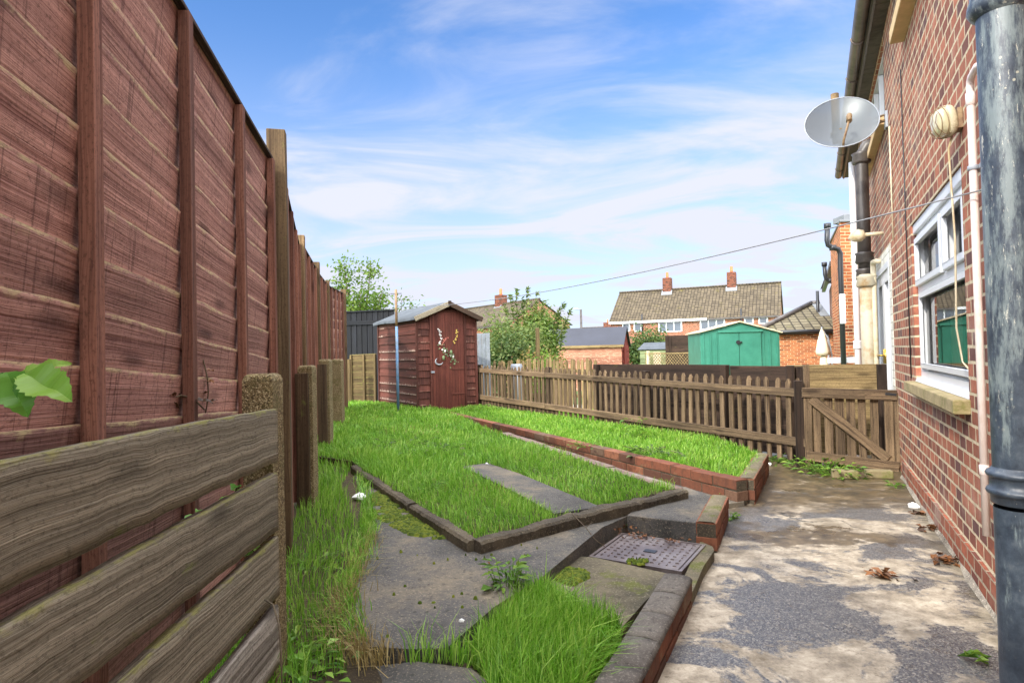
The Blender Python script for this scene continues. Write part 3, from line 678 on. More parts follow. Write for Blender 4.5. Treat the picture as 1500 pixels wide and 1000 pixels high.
# ---- grasses
def dfar(X,Y): return np.clip((4.2/np.maximum(Y,1.2))**1.35,0.08,1)
pts=blades(lawn_pts,None,420000,0,0,holes=[pad],dens=lambda X,Y:np.clip((3.0/np.maximum(Y,1.))**1.2,.1,1)*.9)
g_up=up
hm=lambda X,Y:.7+.45*np.exp(-((X+.55)**2+(Y-5.6)**2)/.5)*(.5+.5*np.sin(X*11)*np.cos(Y*9))+.5*np.clip(.5+.5*np.sin(X*2.3+1.1*np.sin(Y*1.9))*np.cos(Y*2.1+X),0,1)+.35*np.exp(-((X+.9)**2+(Y-5.2)**2)/.8)
grass_obj('lawn_grass',pts,zlawn,.054,.0034,M['grass'],'long bright green grass of the main lawn between fence and low brick wall','grass',lean=1.0,hvar=.6,hmod=hm)
pts=blades(up,None,130000,0,0,dens=lambda X,Y:np.clip((5.0/np.maximum(Y,1.))**1.2,.2,1)*.9)
grass_obj('upper_lawn_grass',pts,zup,.046,.0034,M['grass'],'bright green grass of the narrow upper lawn in front of the picket fence','grass',lean=1.0,hvar=.6)
vg=[(-1.25,.6),(-.62,.6),xy(G(395,1040,.11)),xy(G(460,1000,.11)),xy(G(510,985,.11)),xy(G(505,950,.11)),xy(G(482,900,.11)),xy(G(490,850,.11)),xy(G(525,800,.11)),xy(G(515,760,.11)),xy(G(500,715,.11)),xy(G(518,684,.11)),xy(G(505,600,.11)),(-2.9,9.3),(-2.0,6.4),(-1.45,4.3),(-1.12,2.9)]
pts=blades(vg,None,110000,0,0,dens=lambda X,Y:np.clip((2.2/np.maximum(Y,1.))**1.2,.08,1))
grass_obj('verge_grass',pts,lambda X,Y:.108+.006*np.maximum(0,Y-3),.10,.0036,M['grass'],'long green grass along the foot of the tall fence','grass',lean=.75,hmod=lambda X,Y:.8+.5*np.clip(np.sin(X*7+Y*4),0,1))
bed=[xy(G(*p,.05)) for p in [(690,965),(722,930),(768,885),(800,878),(850,912),(912,930),(900,950),(862,1010),(830,1100),(720,1100),(712,990)]]
pts=blades(bed,None,22000,0,0)
grass_obj('bed_grass',pts,.03,.120,.0055,M['grass'],'clump of long fresh grass in the low bed beside the near brick wall','grass',lean=.8,wdist=False)
pts=blades(lawn_pts,None,16000,0,0,holes=[pad],dens=lambda X,Y:np.clip((3.0/np.maximum(Y,1.))**1.2,.1,1)*np.clip(.3+np.sin(X*3+Y*2)*np.cos(Y*3-X),0,1))
grass_obj('lawn_thatch',pts,zlawn,.05,.0034,M['straw'],'pale dry blades scattered through the main lawn','dry grass',lean=1.1)
pts=blades(bed,None,900,0,0)
grass_obj('bed_seed_blades',pts,.03,.17,.004,M['grass'],'few taller blades standing above the low bed grass','grass',lean=.9,wdist=False)
# sparse blades in crack lines and dry grass
def along(pxs,z,n,spread): 
    X=[];Y=[]
    for _ in range(n):
        i=random.randrange(len(pxs)-1); t=random.random(); a=G(*pxs[i],z);c=G(*pxs[i+1],z); X.append(a.x+(c.x-a.x)*t+random.gauss(0,spread)); Y.append(a.y+(c.y-a.y)*t+random.gauss(0,spread))
    return np.array(X),np.array(Y)
grass_obj('dry_grass',along([(540,790),(520,850),(495,905),(520,955),(560,972)],.11,900,.035),.112,.07,.003,M['straw'],'dry yellow grass fringe along the edges of the left path slab','dry grass',lean=1.6)
grass_obj('crack_grass',along([(530,700),(540,760),(535,800),(505,860),(520,950)],.11,1500,.025),.112,.075,.0035,M['grass'],'green grass growing over the edge of the left path slab','grass',lean=1.2)
grass_obj('kerb_grass',along([(600,975),(655,965),(700,975)],.09,140,.015),.09,.12,.0036,M['grass'],'tufts in the joint between the near slab and the path','grass',lean=1.0)
# moss
b=MB()
def lump(b,x,y,z,r,h):
    n=7; a0=random.random(); ring=[(x+math.cos(a0+k*6.283/n)*r*random.uniform(.7,1.2),y+math.sin(a0+k*6.283/n)*r*random.uniform(.7,1.2),z) for k in range(n)]
    mid=[(x+(p[0]-x)*.6,y+(p[1]-y)*.6,z+h*.8) for p in ring]; rr=random.random()
    for k in range(n):
        k2=(k+1)%n; b.poly([ring[k],ring[k2],mid[k2],mid[k]],rnd=rr,smooth=True); b.poly([mid[k],mid[k2],(x,y,z+h)],rnd=rr,smooth=True)
def mosspatch(poly,z,n,r=(.006,.018),thr=.0):
    P=[xy(G(*p,z)) for p in poly]; A=np.array(P); lo=A.min(0);hi=A.max(0); k=0
    while k<n:
        X=random.uniform(lo[0],hi[0]);Y=random.uniform(lo[1],hi[1])
        if not inpoly(P,np.array([X]),np.array([Y]))[0]: k+=.05; continue
        if math.sin(X*23+3*math.sin(Y*17))*math.sin(Y*19+2*math.sin(X*13))<thr: k+=.2; continue
        lump(b,X,Y,z,random.uniform(*r),random.uniform(.006,.014)); k+=1
mosspatch([(530,735),(560,716),(608,748),(662,786),(640,790),(600,783),(540,752)],ZP,3600,(.007,.02),thr=-.3)
mosspatch([(600,742),(620,742),(690,792),(670,792)],ZP,700,thr=-.6)
mosspatch([(805,838),(822,830),(858,836),(862,846),(838,858),(815,850)],ZL,700,thr=-.7)
mosspatch([(540,790),(800,800),(700,880),(560,940)],ZP,60,(.004,.010),thr=.5)
mosspatch([(915,818),(950,820),(945,828),(922,826)],.06,60,(.005,.012),thr=-1)
o=single(b,'moss',M['moss'],'green moss cushions on the left path slab and lower slab','moss',kind='stuff')
# weeds: broad leaf clumps
def weed(name,loc,n,size,h,mat,label,cat='weed',spread=.1,narrow=.45,group=None,up=.6):
    b=MB(); loc=V(loc)
    for i in range(n):
        a=random.random()*6.283; r=random.random()**.6*spread; base=loc+V((math.cos(a)*r*.4,math.sin(a)*r*.4,0)); d=V((math.cos(a+random.gauss(0,.5)),math.sin(a+random.gauss(0,.5)),0))
        z=random.random()*h; st=base+V((0,0,z)); L=size*random.uniform(.6,1.3); w=L*narrow; 
        upv=random.uniform(.1,1)*up; side=V((-d.y,d.x,random.uniform(-.4,.4))); dd=(d+V((0,0,upv))).normalized(); st=st+d*r*.7
        m1=st+dd*L*.45; tip=st+dd*L-V((0,0,L*.3)); rr=random.random()
        b.poly([st,m1+side*w*.5,tip],rnd=rr,smooth=True); b.poly([st,tip,m1-side*w*.5],rnd=rr,smooth=True)
        if i%3==0:
            b.tube([base,st.lerp(base,.4)+V((0,0,.01)),st],.0022,4,False)
    return single(b,name,M[mat],label,cat,group,origin=loc,merge=False,kind='stuff' if spread>.09 or n>50 else None)
weed('weed',G(745,890,.03),130,.05,.19,'weed','tall leafy weed at the back left of the low grass bed',spread=.07)
weed('weed',G(905,770,.06),14,.035,.02,'weed','small weed growing in the leaf litter above the manhole cover',spread=.04)
weed('weed',G(1072,760,0),28,.04,.05,'weed','small green weed against the patio side of the brick stub',spread=.04)
weed('weed',G(1062,722,.05),16,.04,.03,'weed','tiny plant in the joint at the foot of the planter wall corner',spread=.03)
weed('weed',G(1195,690,0),90,.06,.1,'weed','sprawling weed under the left end of the wooden gate',spread=.22)
weed('weed',G(1222,696,0),110,.06,.08,'weed','leafy green weed in front of the bottom rail of the gate',spread=.2)
weed('weed',G(1140,676,0),70,.05,.05,'weed','low weeds at the foot of the last pickets before the gate',spread=.2)
weed('weed',G(1310,712,0),24,.04,.03,'weed','small weed at the foot of the house corner beside the block',spread=.05)
weed('weed',G(410,985,.1),60,.05,.08,'weed','creeping weed with light leaves at the base of the low board fence',spread=.16)
weed('weed',G(450,990,.1),50,.045,.05,'fresh_leaf','pale yellow green weed in the verge grass near the camera',spread=.12)
weed('weed',G(640,665,.17),90,.07,.07,'dark_leaf','dark broad-leaved dock clump in the middle of the main lawn',spread=.3)
weed('weed',G(590,655,.17),70,.07,.06,'dark_leaf','dark weed clump in the main lawn nearer the fence',spread=.3)
weed('weed',G(955,664,.17),60,.06,.04,'dark_leaf','dark weed patch in the upper lawn by the picket fence',spread=.2)
weed('weed',G(930,640,.17),40,.06,.2,'weed','bindweed climbing the pickets in the middle of the fence',spread=.1)
weed('weed',G(700,600,.2),50,.06,.08,'weed','weeds at the shed end of the picket fence',spread=.25)
weed('weed',G(860,641,.1),10,.05,.05,'weed','thistle sprout in the channel beside the long brick wall',spread=.03)
for i,(px,py,n,mt,lab) in enumerate(((548,640,46,'weed','clover patch in the far left of the main lawn'),(700,640,40,'dark_leaf','low dark weeds in the main lawn beside the paver row'),(620,720,30,'weed','small dock in the front part of the main lawn'),(770,612,40,'weed','weed patch in the upper lawn near the shed end'),(860,655,30,'weed','small weeds along the middle of the upper lawn'),(460,830,50,'weed','broad leaved weeds in the long verge grass'),(800,690,26,'weed','seedling weeds right of the lawn pad'))):
    weed('weed',G(px,py,.16 if px>480 else .11),n,.045,.04,mt,lab,spread=.16)
# ---- fallen leaves and litter
def leafpile(px,py,n,spread,label,mat='dead_leaf',z=0.0,size=.05):
    b=MB(); c=G(px,py,z)
    for i in range(n):
        a=random.random()*6.283; p=c+V((random.gauss(0,spread),random.gauss(0,spread*.6),random.uniform(.003,.02+spread*.12)))
        d=V((math.cos(a),math.sin(a),random.uniform(-.4,.5))).normalized(); s=d.cross(V((random.uniform(-.5,.5),random.uniform(-.5,.5),1))).normalized(); L=size*random.uniform(.5,1.2); w=L*random.uniform(.4,.7); rr=random.random()
        k=V((0,0,L*random.uniform(.05,.3)))
        b.poly([p-d*L/2,p-s*w/2+k,p+d*L/2],rnd=rr,smooth=True); b.poly([p-d*L/2,p+d*L/2,p+s*w/2+k],rnd=rr,smooth=True)
    return single(b,'fallen_leaves',M[mat],label,'leaves',origin=c,merge=False)
leafpile(1390,824,46,.045,'heap of brown and green leaves against the foot of the house wall')
leafpile(1365,776,22,.03,'small curl of brown leaves by the wall beyond the heap')
leafpile(1345,753,14,.02,'few brown leaves beside the white plastic scrap')
leafpile(1290,845,26,.04,'flat brown wet leaves lying out on the patio')
leafpile(1434,970,7,.02,'green leaf fallen at the foot of the big black pipe','weed',size=.07)
leafpile(900,776,70,.055,'brown leaf litter packed along the back of the manhole cover',z=.06,size=.035)
leafpile(716,831,3,.008,'single orange leaf on the left path slab',z=.122,size=.035)
leafpile(940,789,30,.045,'brown leaf scraps caught between the step slab and the manhole cover',z=.058,size=.028)
b=MB(); b.tube([G(838,752,.19),G(858,772,.15),G(872,790,.1),G(886,800,.07)],.0022,5); b.tube([G(858,772,.15),G(868,764,.17)],.0016,5); single(b,'twig',M['bark'],'thin dry twig lying over the kerb towards the manhole','twig')
leafpile(985,795,24,.035,'thin litter line at the foot of the step slab',z=.058,size=.025)
def scrap(px,py,z,r,label):
    b=MB(); c=G(px,py,z); n=9; rings=[]
    for k in range(4):
        rr=r*(1,.95,.6,.15)[k]; zz=(0,.35,.75,.95)[k]*r*.8
        rings.append([c+V((math.cos(q*6.283/n)*rr*random.uniform(.7,1.25),math.sin(q*6.283/n)*rr*random.uniform(.7,1.25),zz*random.uniform(.8,1.2))) for q in range(n)])
    for k in range(3):
        for q in range(n): q2=(q+1)%n; b.poly([rings[k][q],rings[k][q2],rings[k+1][q2],rings[k+1][q]])
    b.poly(rings[3])
    return single(b,'plastic_scrap',M['paper'],label,'litter',origin=c)
scrap(1338,742,0,.035,'crumpled white plastic scrap on the patio by the house wall')
scrap(527,729,ZP,.045,'crumpled white plastic on the left path slab near the moss')
scrap(493,634,.14,.035,'white scrap at the foot of the tall fence posts')
scrap(713,679,.18,.012,'tiny white scrap at the far corner of the lawn pad')
scrap(1127,680,0,.02,'flat white piece on the patio beside the planter end')
scrap(676,909,ZP,.010,'small white pebble on the left path slab')
# ================================================================ tall fence
def lap_panel(E0,E1,zb0,zt0,zb1,zt1,nb,batt,label,mat='fence_red',group='tall red panels of the boundary fence',out=1,wave=.006,fac=1.0,cap=True,cat='fence panel',name='fence_panel',thing=None):
    """overlap panel from E0 to E1 (xy); garden side is 'out' side; batt = list of fractions"""
    E0=V((E0[0],E0[1],0));E1=V((E1[0],E1[1],0)); a=E1-E0; L=a.length; a.normalize(); o=a.cross(V((0,0,1)))*out
    root=thing if thing is not None else empty(name,(E0.x,E0.y,min(zb0,zb1)),0,label,cat,group)
    def P(t,d,z): return E0+a*(t*L)+o*d+V((0,0,z))
    zt=lambda t:zt0+(zt1-zt0)*t; zb=lambda t:zb0+(zb1-zb0)*t
    b=MB(); n=max(8,int(L/.05))
    for k in range(nb):
        off=(random.uniform(0,50),random.uniform(0,50)); rr=random.random(); ph=[random.uniform(0,6.28) for _ in range(4)]; am=[random.uniform(.2,1)*wave for _ in range(3)]; tk=random.uniform(-.003,.004)
        rows=[]
        for i in range(n+1):
            t=i/n; x=t*L; H=zt(t)-zb(t); p=H/nb
            wv=am[0]*.6*math.sin(x*2.1+ph[0])+am[1]*math.sin(x*6.3+ph[1])*.5+am[2]*math.sin(x*17+ph[2])*.22+random.uniform(-1,1)*.0016*(1 if math.sin(x*3.1+ph[2])>.2 else .3)
            top=zt(t)-k*p+wv; bot=zt(t)-(k+1)*p-.02
            if k==0: top=zt(t)
            dT=.004+tk+.0015*math.sin(x*9+ph[3]); dB=-.011
            rows.append([(P(t,dT-.009,top-.001),1.0,H),(P(t,dT,top-.002),1.0,H),(P(t,dT+(dB-dT)*.12,top-p*.12),.75,H),(P(t,dT+(dB-dT)*.5,top-(top-bot)*.5),.15,H),(P(t,dB,bot),0,H)])
        for i in range(n):
            A,B=rows[i],rows[i+1]
            for q in range(4):
                u0,u1=off[0]+i/n*L,off[0]+(i+1)/n*L; vv=[0,.004,.02,.06,.13]
                pts=[A[q+1][0],B[q+1][0],B[q][0],A[q][0]]; es=[A[q+1][1],B[q+1][1],B[q][1],A[q][1]]
                uvs=[(u0,off[1]-vv[q+1]),(u1,off[1]-vv[q+1]),(u1,off[1]-vv[q]),(u0,off[1]-vv[q])]
                if out<0: pts=pts[::-1];es=es[::-1];uvs=uvs[::-1]
                b.poly(pts,rnd=rr,e=es,uvs=uvs,smooth=True)
    if thing is not None:
        for f_ in (.004,.996):
            b.beam(P(f_,-.012,zb(f_)),P(f_,-.012,zt(f_)),.04,.05,side=a)
    # plain backing so the far side is closed
    b.poly([P(0,-.03,zb0),P(0,-.03,zt0),P(1,-.03,zt1),P(1,-.03,zb1)],a)
    bo=build_at(b,'boards' if thing is None else 'panel',M[mat],root,merge=True)
    if thing is not None: tag(bo,label); root=bo
    for f in batt:
        c=MB(); w=.03*fac; 
        c.beam(P(f,.004+.016,zb(f)-.0),P(f,.004+.016,zt(f)-.006),w*1.25,.030,side=a); build_at(c,'batten',M['batten_red'] if mat=='fence_red' else M[mat],root,.002)
    if cap:
        c=MB(); c.beam(P(0,0.004,zt0+.006),P(1,.004,zt1+.006),.045,.014,side=o); build_at(c,'capping_rail',M['cap'] ,root,.002)
    return root
M['cap']=wood('dark_capping_wood',lin(100,84,72),lin(52,40,36),moss=lin(120,116,66),mossamt=.2)
TF=empty('tall_fence',(-1.1,2.84,.1),0,'tall reddish brown overlap fence with upright battens running down the whole left side','fence')
def fx1(Y): return -1.115+.170*(2.84-Y)
ta=at(228,0,1.67); tb=at(398,236,2.84)
ztop=lambda Y: ta.z+(tb.z-ta.z)*(Y-ta.y)/(tb.y-ta.y)
Ye=.62
bat=[(y-Ye)/(2.84-Ye) for y in (.64,1.19,1.72,2.28,2.80)]
lap_panel((fx1(Ye),Ye),(fx1(2.84),2.84),ztop(Ye)-1.83,ztop(Ye),ztop(2.84)-1.83,ztop(2.84),16,bat,'large near red fence panel with four thick upright battens, left edge of the garden',thing=TF)
lap_panel((fx1(-1.2),-1.2),(fx1(Ye-.02),Ye-.02),ztop(Ye)-1.83,ztop(Ye),ztop(Ye)-1.83,ztop(Ye),16,[.02,.34,.66,.98],'red fence panel nearest the camera, mostly outside the view to the left',thing=TF)
PO=[(2.92,413,192,815),(4.9,440,345,735),(6.8,464,384,655),(8.4,479,411,615),(10.0,504,424,590)]
posts=[]
for i,(Y,px,py,pb) in enumerate(PO):
    c=at(px-3 if i==0 else px,500,Y); top=at(px,py,Y).z; posts.append((c.x,c.y,top))
    lab=['tall weathered timber post with green lichen top at the end of the near fence panel','second tall timber fence post, rising just behind the near one','third timber fence post, rising between two narrow red panels','slim fourth timber fence post before the last red panel','last timber fence post of the red fence, beside the tree']
    b=MB(); w=.085 if i==0 else .09; n=6
    dirv=V((-.25,1,0)).normalized()
    b.beam((c.x,c.y,.0),(c.x,c.y,top),w,w*.8,side=dirv.cross(V((0,0,1))),n=4,wob=.002)
    tag(build_at(b,'post',M['post_wood'],TF,.004),lab[i])
plabels=['second red fence panel, seen almost edge on behind the tall lichen-topped post','third red fence panel in steep perspective','fourth narrow red fence panel','last red fence panel, showing its row of battens beside the tree']
for i in range(4):
    x0,y0,t0=posts[i];x1,y1,t1=posts[i+1]
    d=V((x1-x0,y1-y0,0)).normalized()*.05
    zt0=1.05+(.98 if i==0 else .93+.02*i); zt1=1.05+(.90 if i==0 else .97+.02*i)
    lap_panel((x0+d.x-.02,y0+d.y),(x1-d.x-.02,y1-d.y),.14,zt0,.14,zt1,13,[.01,.25,.5,.75,.99],plabels[i],fac=1.3,thing=TF)
# wires stapled on the near post
M['slat']=wood('old_slat_wood',lin(122,102,78),lin(60,48,36),moss=lin(110,116,60),mossamt=.4)
# ================================================================ low board fence, near left
def lowboard(k,far_t,far_b,near_t,near_b,mat,Yf=1.72,Yn=.69,label=None):
    Ft=at(*far_t,Yf);Fb=at(*far_b,Yf);Nt=at(*near_t,Yn);Nb=at(*near_b,Yn)
    return Ft,Fb,Nt,Nb
LP0=at(406,600,1.72); LPn=at(0,675,.69)
ldir=V((LPn.x-LP0.x,LPn.y-LP0.y,0)).normalized(); lo=V((0,0,1)).cross(ldir)   # towards garden?
if lo.x<0: lo=-lo
root=empty('board_fence',(LP0.x,LP0.y,.1),0,'low fence of four wide weathered grey boards with gaps, nearest the camera on the left','board fence')
Llen=V((LPn.x-LP0.x,LPn.y-LP0.y,0)).length
def board(ft,fb,ft2,fb2,xfar,mat,label=None,kind_h=.155):
    # ft: far top y px ; fb far bottom ; ft2 near top y at x=0 ; fb2 near bottom y at x=0
    zt0=at(xfar,ft,1.72).z; zb0=at(xfar,fb,1.72).z; zt1=at(0,ft2,.69).z; zb1=at(0,fb2,.69).z
    start=V((LP0.x,LP0.y,0))+ldir*((406-xfar)*.0012); L=1.75; n=70
    b=MB(); off=(random.uniform(0,50),random.uniform(0,50)); ph=[random.uniform(0,6) for _ in range(8)]; th=.022; rr=random.uniform(.3,.7)
    rings=[]
    for i in range(n+1):
        t=i/n; x=t*L; f=x/Llen
        wt=.0014*math.sin(x*5+ph[0])+.0007*math.sin(x*31+ph[1])+random.uniform(-1,1)*.0004; wb=.001*math.sin(x*4+ph[2])+.0012*math.sin(x*37+ph[3])+random.uniform(-1,1)*.001
        cup=.0015*math.sin(x*2.4+ph[4]); zt=zt0+(zt1-zt0)*f+wt; zb=zb0+(zb1-zb0)*f+wb; p=start+ldir*x+lo*cup
        h=zt-zb; R=[]
        R.append((p-lo*th+V((0,0,zb)),0,0)); R.append((p+V((0,0,zb+.002)),0,.02)); 
        for q in range(1,6):
            zz=zb+h*q/6; R.append((p+lo*0.0+V((0,0,zz)),max(0,(q/6-.45)*1.3),.02+h*q/6))
        R.append((p-lo*.001+V((0,0,zt-.005)),.85,.02+h*.97)); R.append((p-lo*.004+V((0,0,zt)),1.0,.025+h)); R.append((p-lo*th+V((0,0,zt-.001)),1.0,.045+h))
        rings.append(R)
    m=len(rings[0])
    for i in range(n):
        A,B=rings[i],rings[i+1]; u0=off[0]+i/n*L;u1=off[0]+(i+1)/n*L
        for q in range(m-1):
            b.poly([A[q][0],A[q+1][0],B[q+1][0],B[q][0]],rnd=rr,e=[A[q][1],A[q+1][1],B[q+1][1],B[q][1]],uvs=[(u0,off[1]+A[q][2]),(u0,off[1]+A[q+1][2]),(u1,off[1]+B[q+1][2]),(u1,off[1]+B[q][2])],smooth=True)
        b.poly([A[0][0],B[0][0],B[-1][0],A[-1][0]],ldir,off,rr)
    b.poly([r[0] for r in rings[0]],(0,0,1),off,rr); b.poly([r[0] for r in rings[-1]][::-1],(0,0,1),off,rr)
    o=build_at(b,'board',M[mat],root)
    if label: o['label']=label
board(597,675,675,872,407,'grey_wood')
board(690,776,922,1092,404,'grey_wood')
board(783,870,1165,1330,402,'grey_wood')
board(884,972,1400,1560,399,'bark_wood','pale split bottom board with flaking bark')
# concrete posts of the old low fence
def cpost(px,pt,Y,w,label,off=0.0,slat=True):
    c=at(px,560,Y); t=at(px,pt,Y).z; root=empty('concrete_post',(c.x+off,c.y,.05),0,label,'concrete post','pebbly concrete posts of the old low fence')
    b=MB(); n=10; h=w/2; rings=[]
    zs=[-.1+(t+.1-.02)*i/n for i in range(n+1)]+[t-.006,t]
    sc_=[1]*(n+1)+[.9,.7]
    for z,s in zip(zs,sc_):
        rings.append([V((c.x+off+sx*h*s+random.uniform(-.0012,.0012),c.y+sy*h*s+random.uniform(-.0012,.0012),z)) for sx,sy in ((-1,-1),(-.55,-1.0),(.55,-1),(1,-1),(1,1),(-1,1))])
    for i in range(len(rings)-1):
        for k in range(6): k2=(k+1)%6; b.poly([rings[i][k],rings[i][k2],rings[i+1][k2],rings[i+1][k]],(0,0,1),(0,0))
    b.poly(rings[-1])
    build_at(b,'post',M['pebbledash'],root,.004)
    if slat:
        b=MB(); b.beam((c.x+off-.012,c.y-h-.012,.02),(c.x+off-.014,c.y-h-.012,t-.05),.085*w/.1,.022,side=(1,0,0),n=6,wob=.002); build_at(b,'timber_slat',M['slat'],root,.002)
    return root
def pebbles(): pass
def pebmat():
    t=MT('exposed_pebble_concrete'); v=t.uv(kind='Object'); vo=t.N('ShaderNodeTexVoronoi'); vo.inputs['Scale'].default_value=230; t.L(v,vo.inputs['Vector'])
    c=t.ramp(vo.outputs['Color'],[(.1,lin(74,62,42)),(.35,lin(128,110,76)),(.6,lin(168,148,106)),(.9,lin(206,190,150))]); n=t.noise(v,5,8,.7); c=t.mix(t.math('MULTIPLY',t.mask(n,.5,.62),.6),c,lin(110,108,58))
    ed=t.mask(vo.outputs['Distance'],.1,.55); c=t.mix(t.math('MULTIPLY',ed,.5),c,lin(66,56,40))
    return t.done(c,.85,t.bump(t.math('SUBTRACT',1.0,vo.outputs['Distance']),.6,.004),spec=.3)
M['pebbledash']=pebmat()
cpost(385,547,1.80,.088,'stubby pebbly concrete post with a pale worn top, holding the grey boards',off=-.0,slat=False)
cpost(450,535,3.95,.095,'second concrete post with a dark timber slat on its face, below the red fence')
cpost(477,526,6.2,.11,'third concrete post with timber slat, white scrap at its foot')
cpost(495,526,8.0,.13,'fourth mossy yellow concrete post nearest the shed',slat=False)
# dead stem and sprigs poking between the fences
def sprig(name,base,tip,n,leaf,mat,label,bend=(0,0,0),stemr=.0022,droop=.2,wide=.5,cat='plant',stem_mat='bark',serr=False):
    base=V(base);tip=V(tip); root=empty(name,base,0,label,cat)
    pts=[base.lerp(tip,t)+V(bend)*math.sin(math.pi*t) for t in (0,.2,.4,.6,.8,1)]
    b=MB(); b.tube(pts,stemr,6); build_at(b,'stem',M[stem_mat],root)
    b=MB()
    for i in range(n):
        t=.25+.75*i/max(1,n-1); q=base.lerp(tip,t)+V(bend)*math.sin(math.pi*t); a=i*2.4+random.random(); d=V((math.cos(a),math.sin(a),random.uniform(-.2,.6))).normalized()
        leafblade(b,q,d,leaf*random.uniform(.7,1.15),wide,droop)
    build_at(b,'leaves',M[mat],root,merge=False); return root
def leafblade(b,q,d,L,wide,droop,nrm=None,serr=.0,rr=None):
    side=d.cross(nrm if nrm is not None else V((random.uniform(-.4,.4),random.uniform(-.4,.4),1))).normalized(); up=side.cross(d); rr=random.random() if rr is None else rr
    n=18; L_=[];R_=[];C=[]
    for i in range(n+1):
        t=i/n; w=L*wide*.5*(math.sin(math.pi*t**.8)**.8)*(1+serr*(1 if i%2 else -1)); c=q+d*L*t-V((0,0,1))*(droop*L*t*t)+up*(L*.035*math.sin(t*11)); C.append(c+up*0); wv=L*.03*math.sin(t*17+1); L_.append(c+side*w+up*(w*.4+wv)); R_.append(c-side*w+up*(w*.4-wv))
    for i in range(n):
        b.poly([C[i],C[i+1],L_[i+1],L_[i]],rnd=rr,smooth=True); b.poly([R_[i],R_[i+1],C[i+1],C[i]],rnd=max(0,rr-.15),smooth=True)
sprig('withered_plant',at(299,615,1.9),at(292,512,1.9),6,.035,'dead_leaf','thin dead stem with dark curled leaves standing between the low boards and the red fence',bend=(.02,0,0))
sprig('withered_plant',at(300,600,1.75),at(240,590,1.65),4,.05,'dead_leaf','dark withered leaf cluster behind the top grey board',bend=(0,0,.03))
# bright foreground leaves
rt=empty('leafy_shoot',at(-60,620,.80),0,'bright green toothed leaves reaching in over the grey boards at the left edge','plant')
b=MB(); p0=at(-120,700,.78);p1=at(-40,560,.78);p2=at(20,553,.78); b.tube([p0,p1,p2],.0025,6); build_at(b,'stem',M['fresh_leaf'],rt)
b=MB()
camn=V((.25,-.8,.75)).normalized()
leafblade(b,at(36,548,.78),(at(118,592,.76)-at(36,548,.78)).normalized(),.080,.62,.0,camn,.08,.75)
leafblade(b,at(30,552,.79),(at(92,534,.80)-at(30,552,.79)).normalized(),.060,.40,.0,camn,.08,.95)
leafblade(b,at(10,545,.78),(at(42,612,.77)-at(10,545,.78)).normalized(),.066,.66,.0,camn,.08,.35)
leafblade(b,at(22,550,.785),(at(84,566,.79)-at(22,550,.785)).normalized(),.058,.5,.0,camn,.08,1.0)
leafblade(b,at(-30,560,.78),(at(24,590,.77)-at(-30,560,.78)).normalized(),.062,.7,.0,camn,.08,.2)
build_at(b,'leaves',M['fresh_leaf'],rt,merge=False)
for (px,py,Y,n,lab) in ((275,760,1.5,9,'green leaves growing through the gap under the top grey board'),(335,722,1.66,8,'leafy shoot in the gap beside the concrete post'),(365,790,1.72,5,'small leaves in the lower gap by the concrete post'),(262,800+20,1.45,4,'few green leaves in the second gap between the grey boards')):
    sprig('leafy_sprig',at(px,py+50,Y),at(px+12,py-10,Y-.02),n,.045,'fresh_leaf',lab,wide=.7,droop=.3)
# bramble stem arching down by the board ends
b=MB(); b.tube([at(388,878,1.55),at(400,885,1.5),at(409,915,1.46),at(412,960,1.44),at(413,1010,1.42)],.0022,6); single(b,'bramble_stem',M['bark'],'thin bare bramble stem arching down beside the board ends','stem')
# ================================================================ picket fence
def pk_pts(A,B,n):
    return [A.lerp(B,(i+.5)/n) for i in range(n)]
Pn=G(1180,684,0); Pf=V((-.60,10.28,0)); Pn=V((Pn.x,Pn.y,0)); pdir=(Pf-Pn).normalized(); pout=pdir.cross(V((0,0,1)))
if pout.y>0: pout=-pout
pl=(Pf-Pn).length
root=empty('picket_fence',(Pn.x,Pn.y,0),0,'long weathered picket fence of pointed pales between the upper lawn and next door','picket fence')
zr=lambda t:(.645+.135*t, .215+.125*t, .775+.085*t)   # top rail, bottom rail, tips
def picket(b,c,z0,z1,w,t,dir_,out,lean=0):
    """pointed pale"""
    off=(random.uniform(0,50),random.uniform(0,50)); rr=random.random(); w2=w/2; ln=dir_*lean
    prof=[(-w2,z0),(w2,z0),(w2,z1-w*.75),(w*.12,z1),(-w*.12,z1),(-w2,z1-w*.75)]
    F=[c+dir_*x+V((0,0,z))+ln*(z-z0)+out*t/2 for x,z in prof]; K=[p-out*t for p in F]
    if (F[1]-F[0]).cross(F[2]-F[1]).dot(out)<0: ff=F[::-1];kk=K
    else: ff=F;kk=K[::-1]
    uvf=lambda L:[(p.z+off[0],(p-c).dot(dir_)+off[1]) for p in L]
    b.poly(ff,rnd=rr,uvs=uvf(ff)); b.poly(kk,rnd=rr,uvs=uvf(kk))
    for i in range(6):
        j=(i+1)%6; b.poly([F[i],K[i],K[j],F[j]],(0,0,1),off,rr)
npk=57
for i in range(npk):
    t=(i+.5)/npk; c=Pn+pdir*(pl*t); r=zr(t)
    b=MB(); picket(b,c-pout*.014,r[1]-.13-(.05 if t<.2 else 0),r[2]+random.uniform(-.012,.012),.048*random.uniform(.85,1.1),.016,pdir,pout,random.gauss(0,.012)); build_at(b,'picket',M['picket'],root)
for (k,h) in ((0,.068),(1,.075)):
    for (t0,t1) in ((-.004,.335),(.337,.66),(.662,1)):
        b=MB(); b.beam(Pn+pdir*pl*t0+pout*.012+V((0,0,zr(t0)[k])),Pn+pdir*pl*t1+pout*.012+V((0,0,zr(t1)[k])),.03,h,side=pout,n=8,wob=.001); build_at(b,'rail',M['picket'],root,.003)
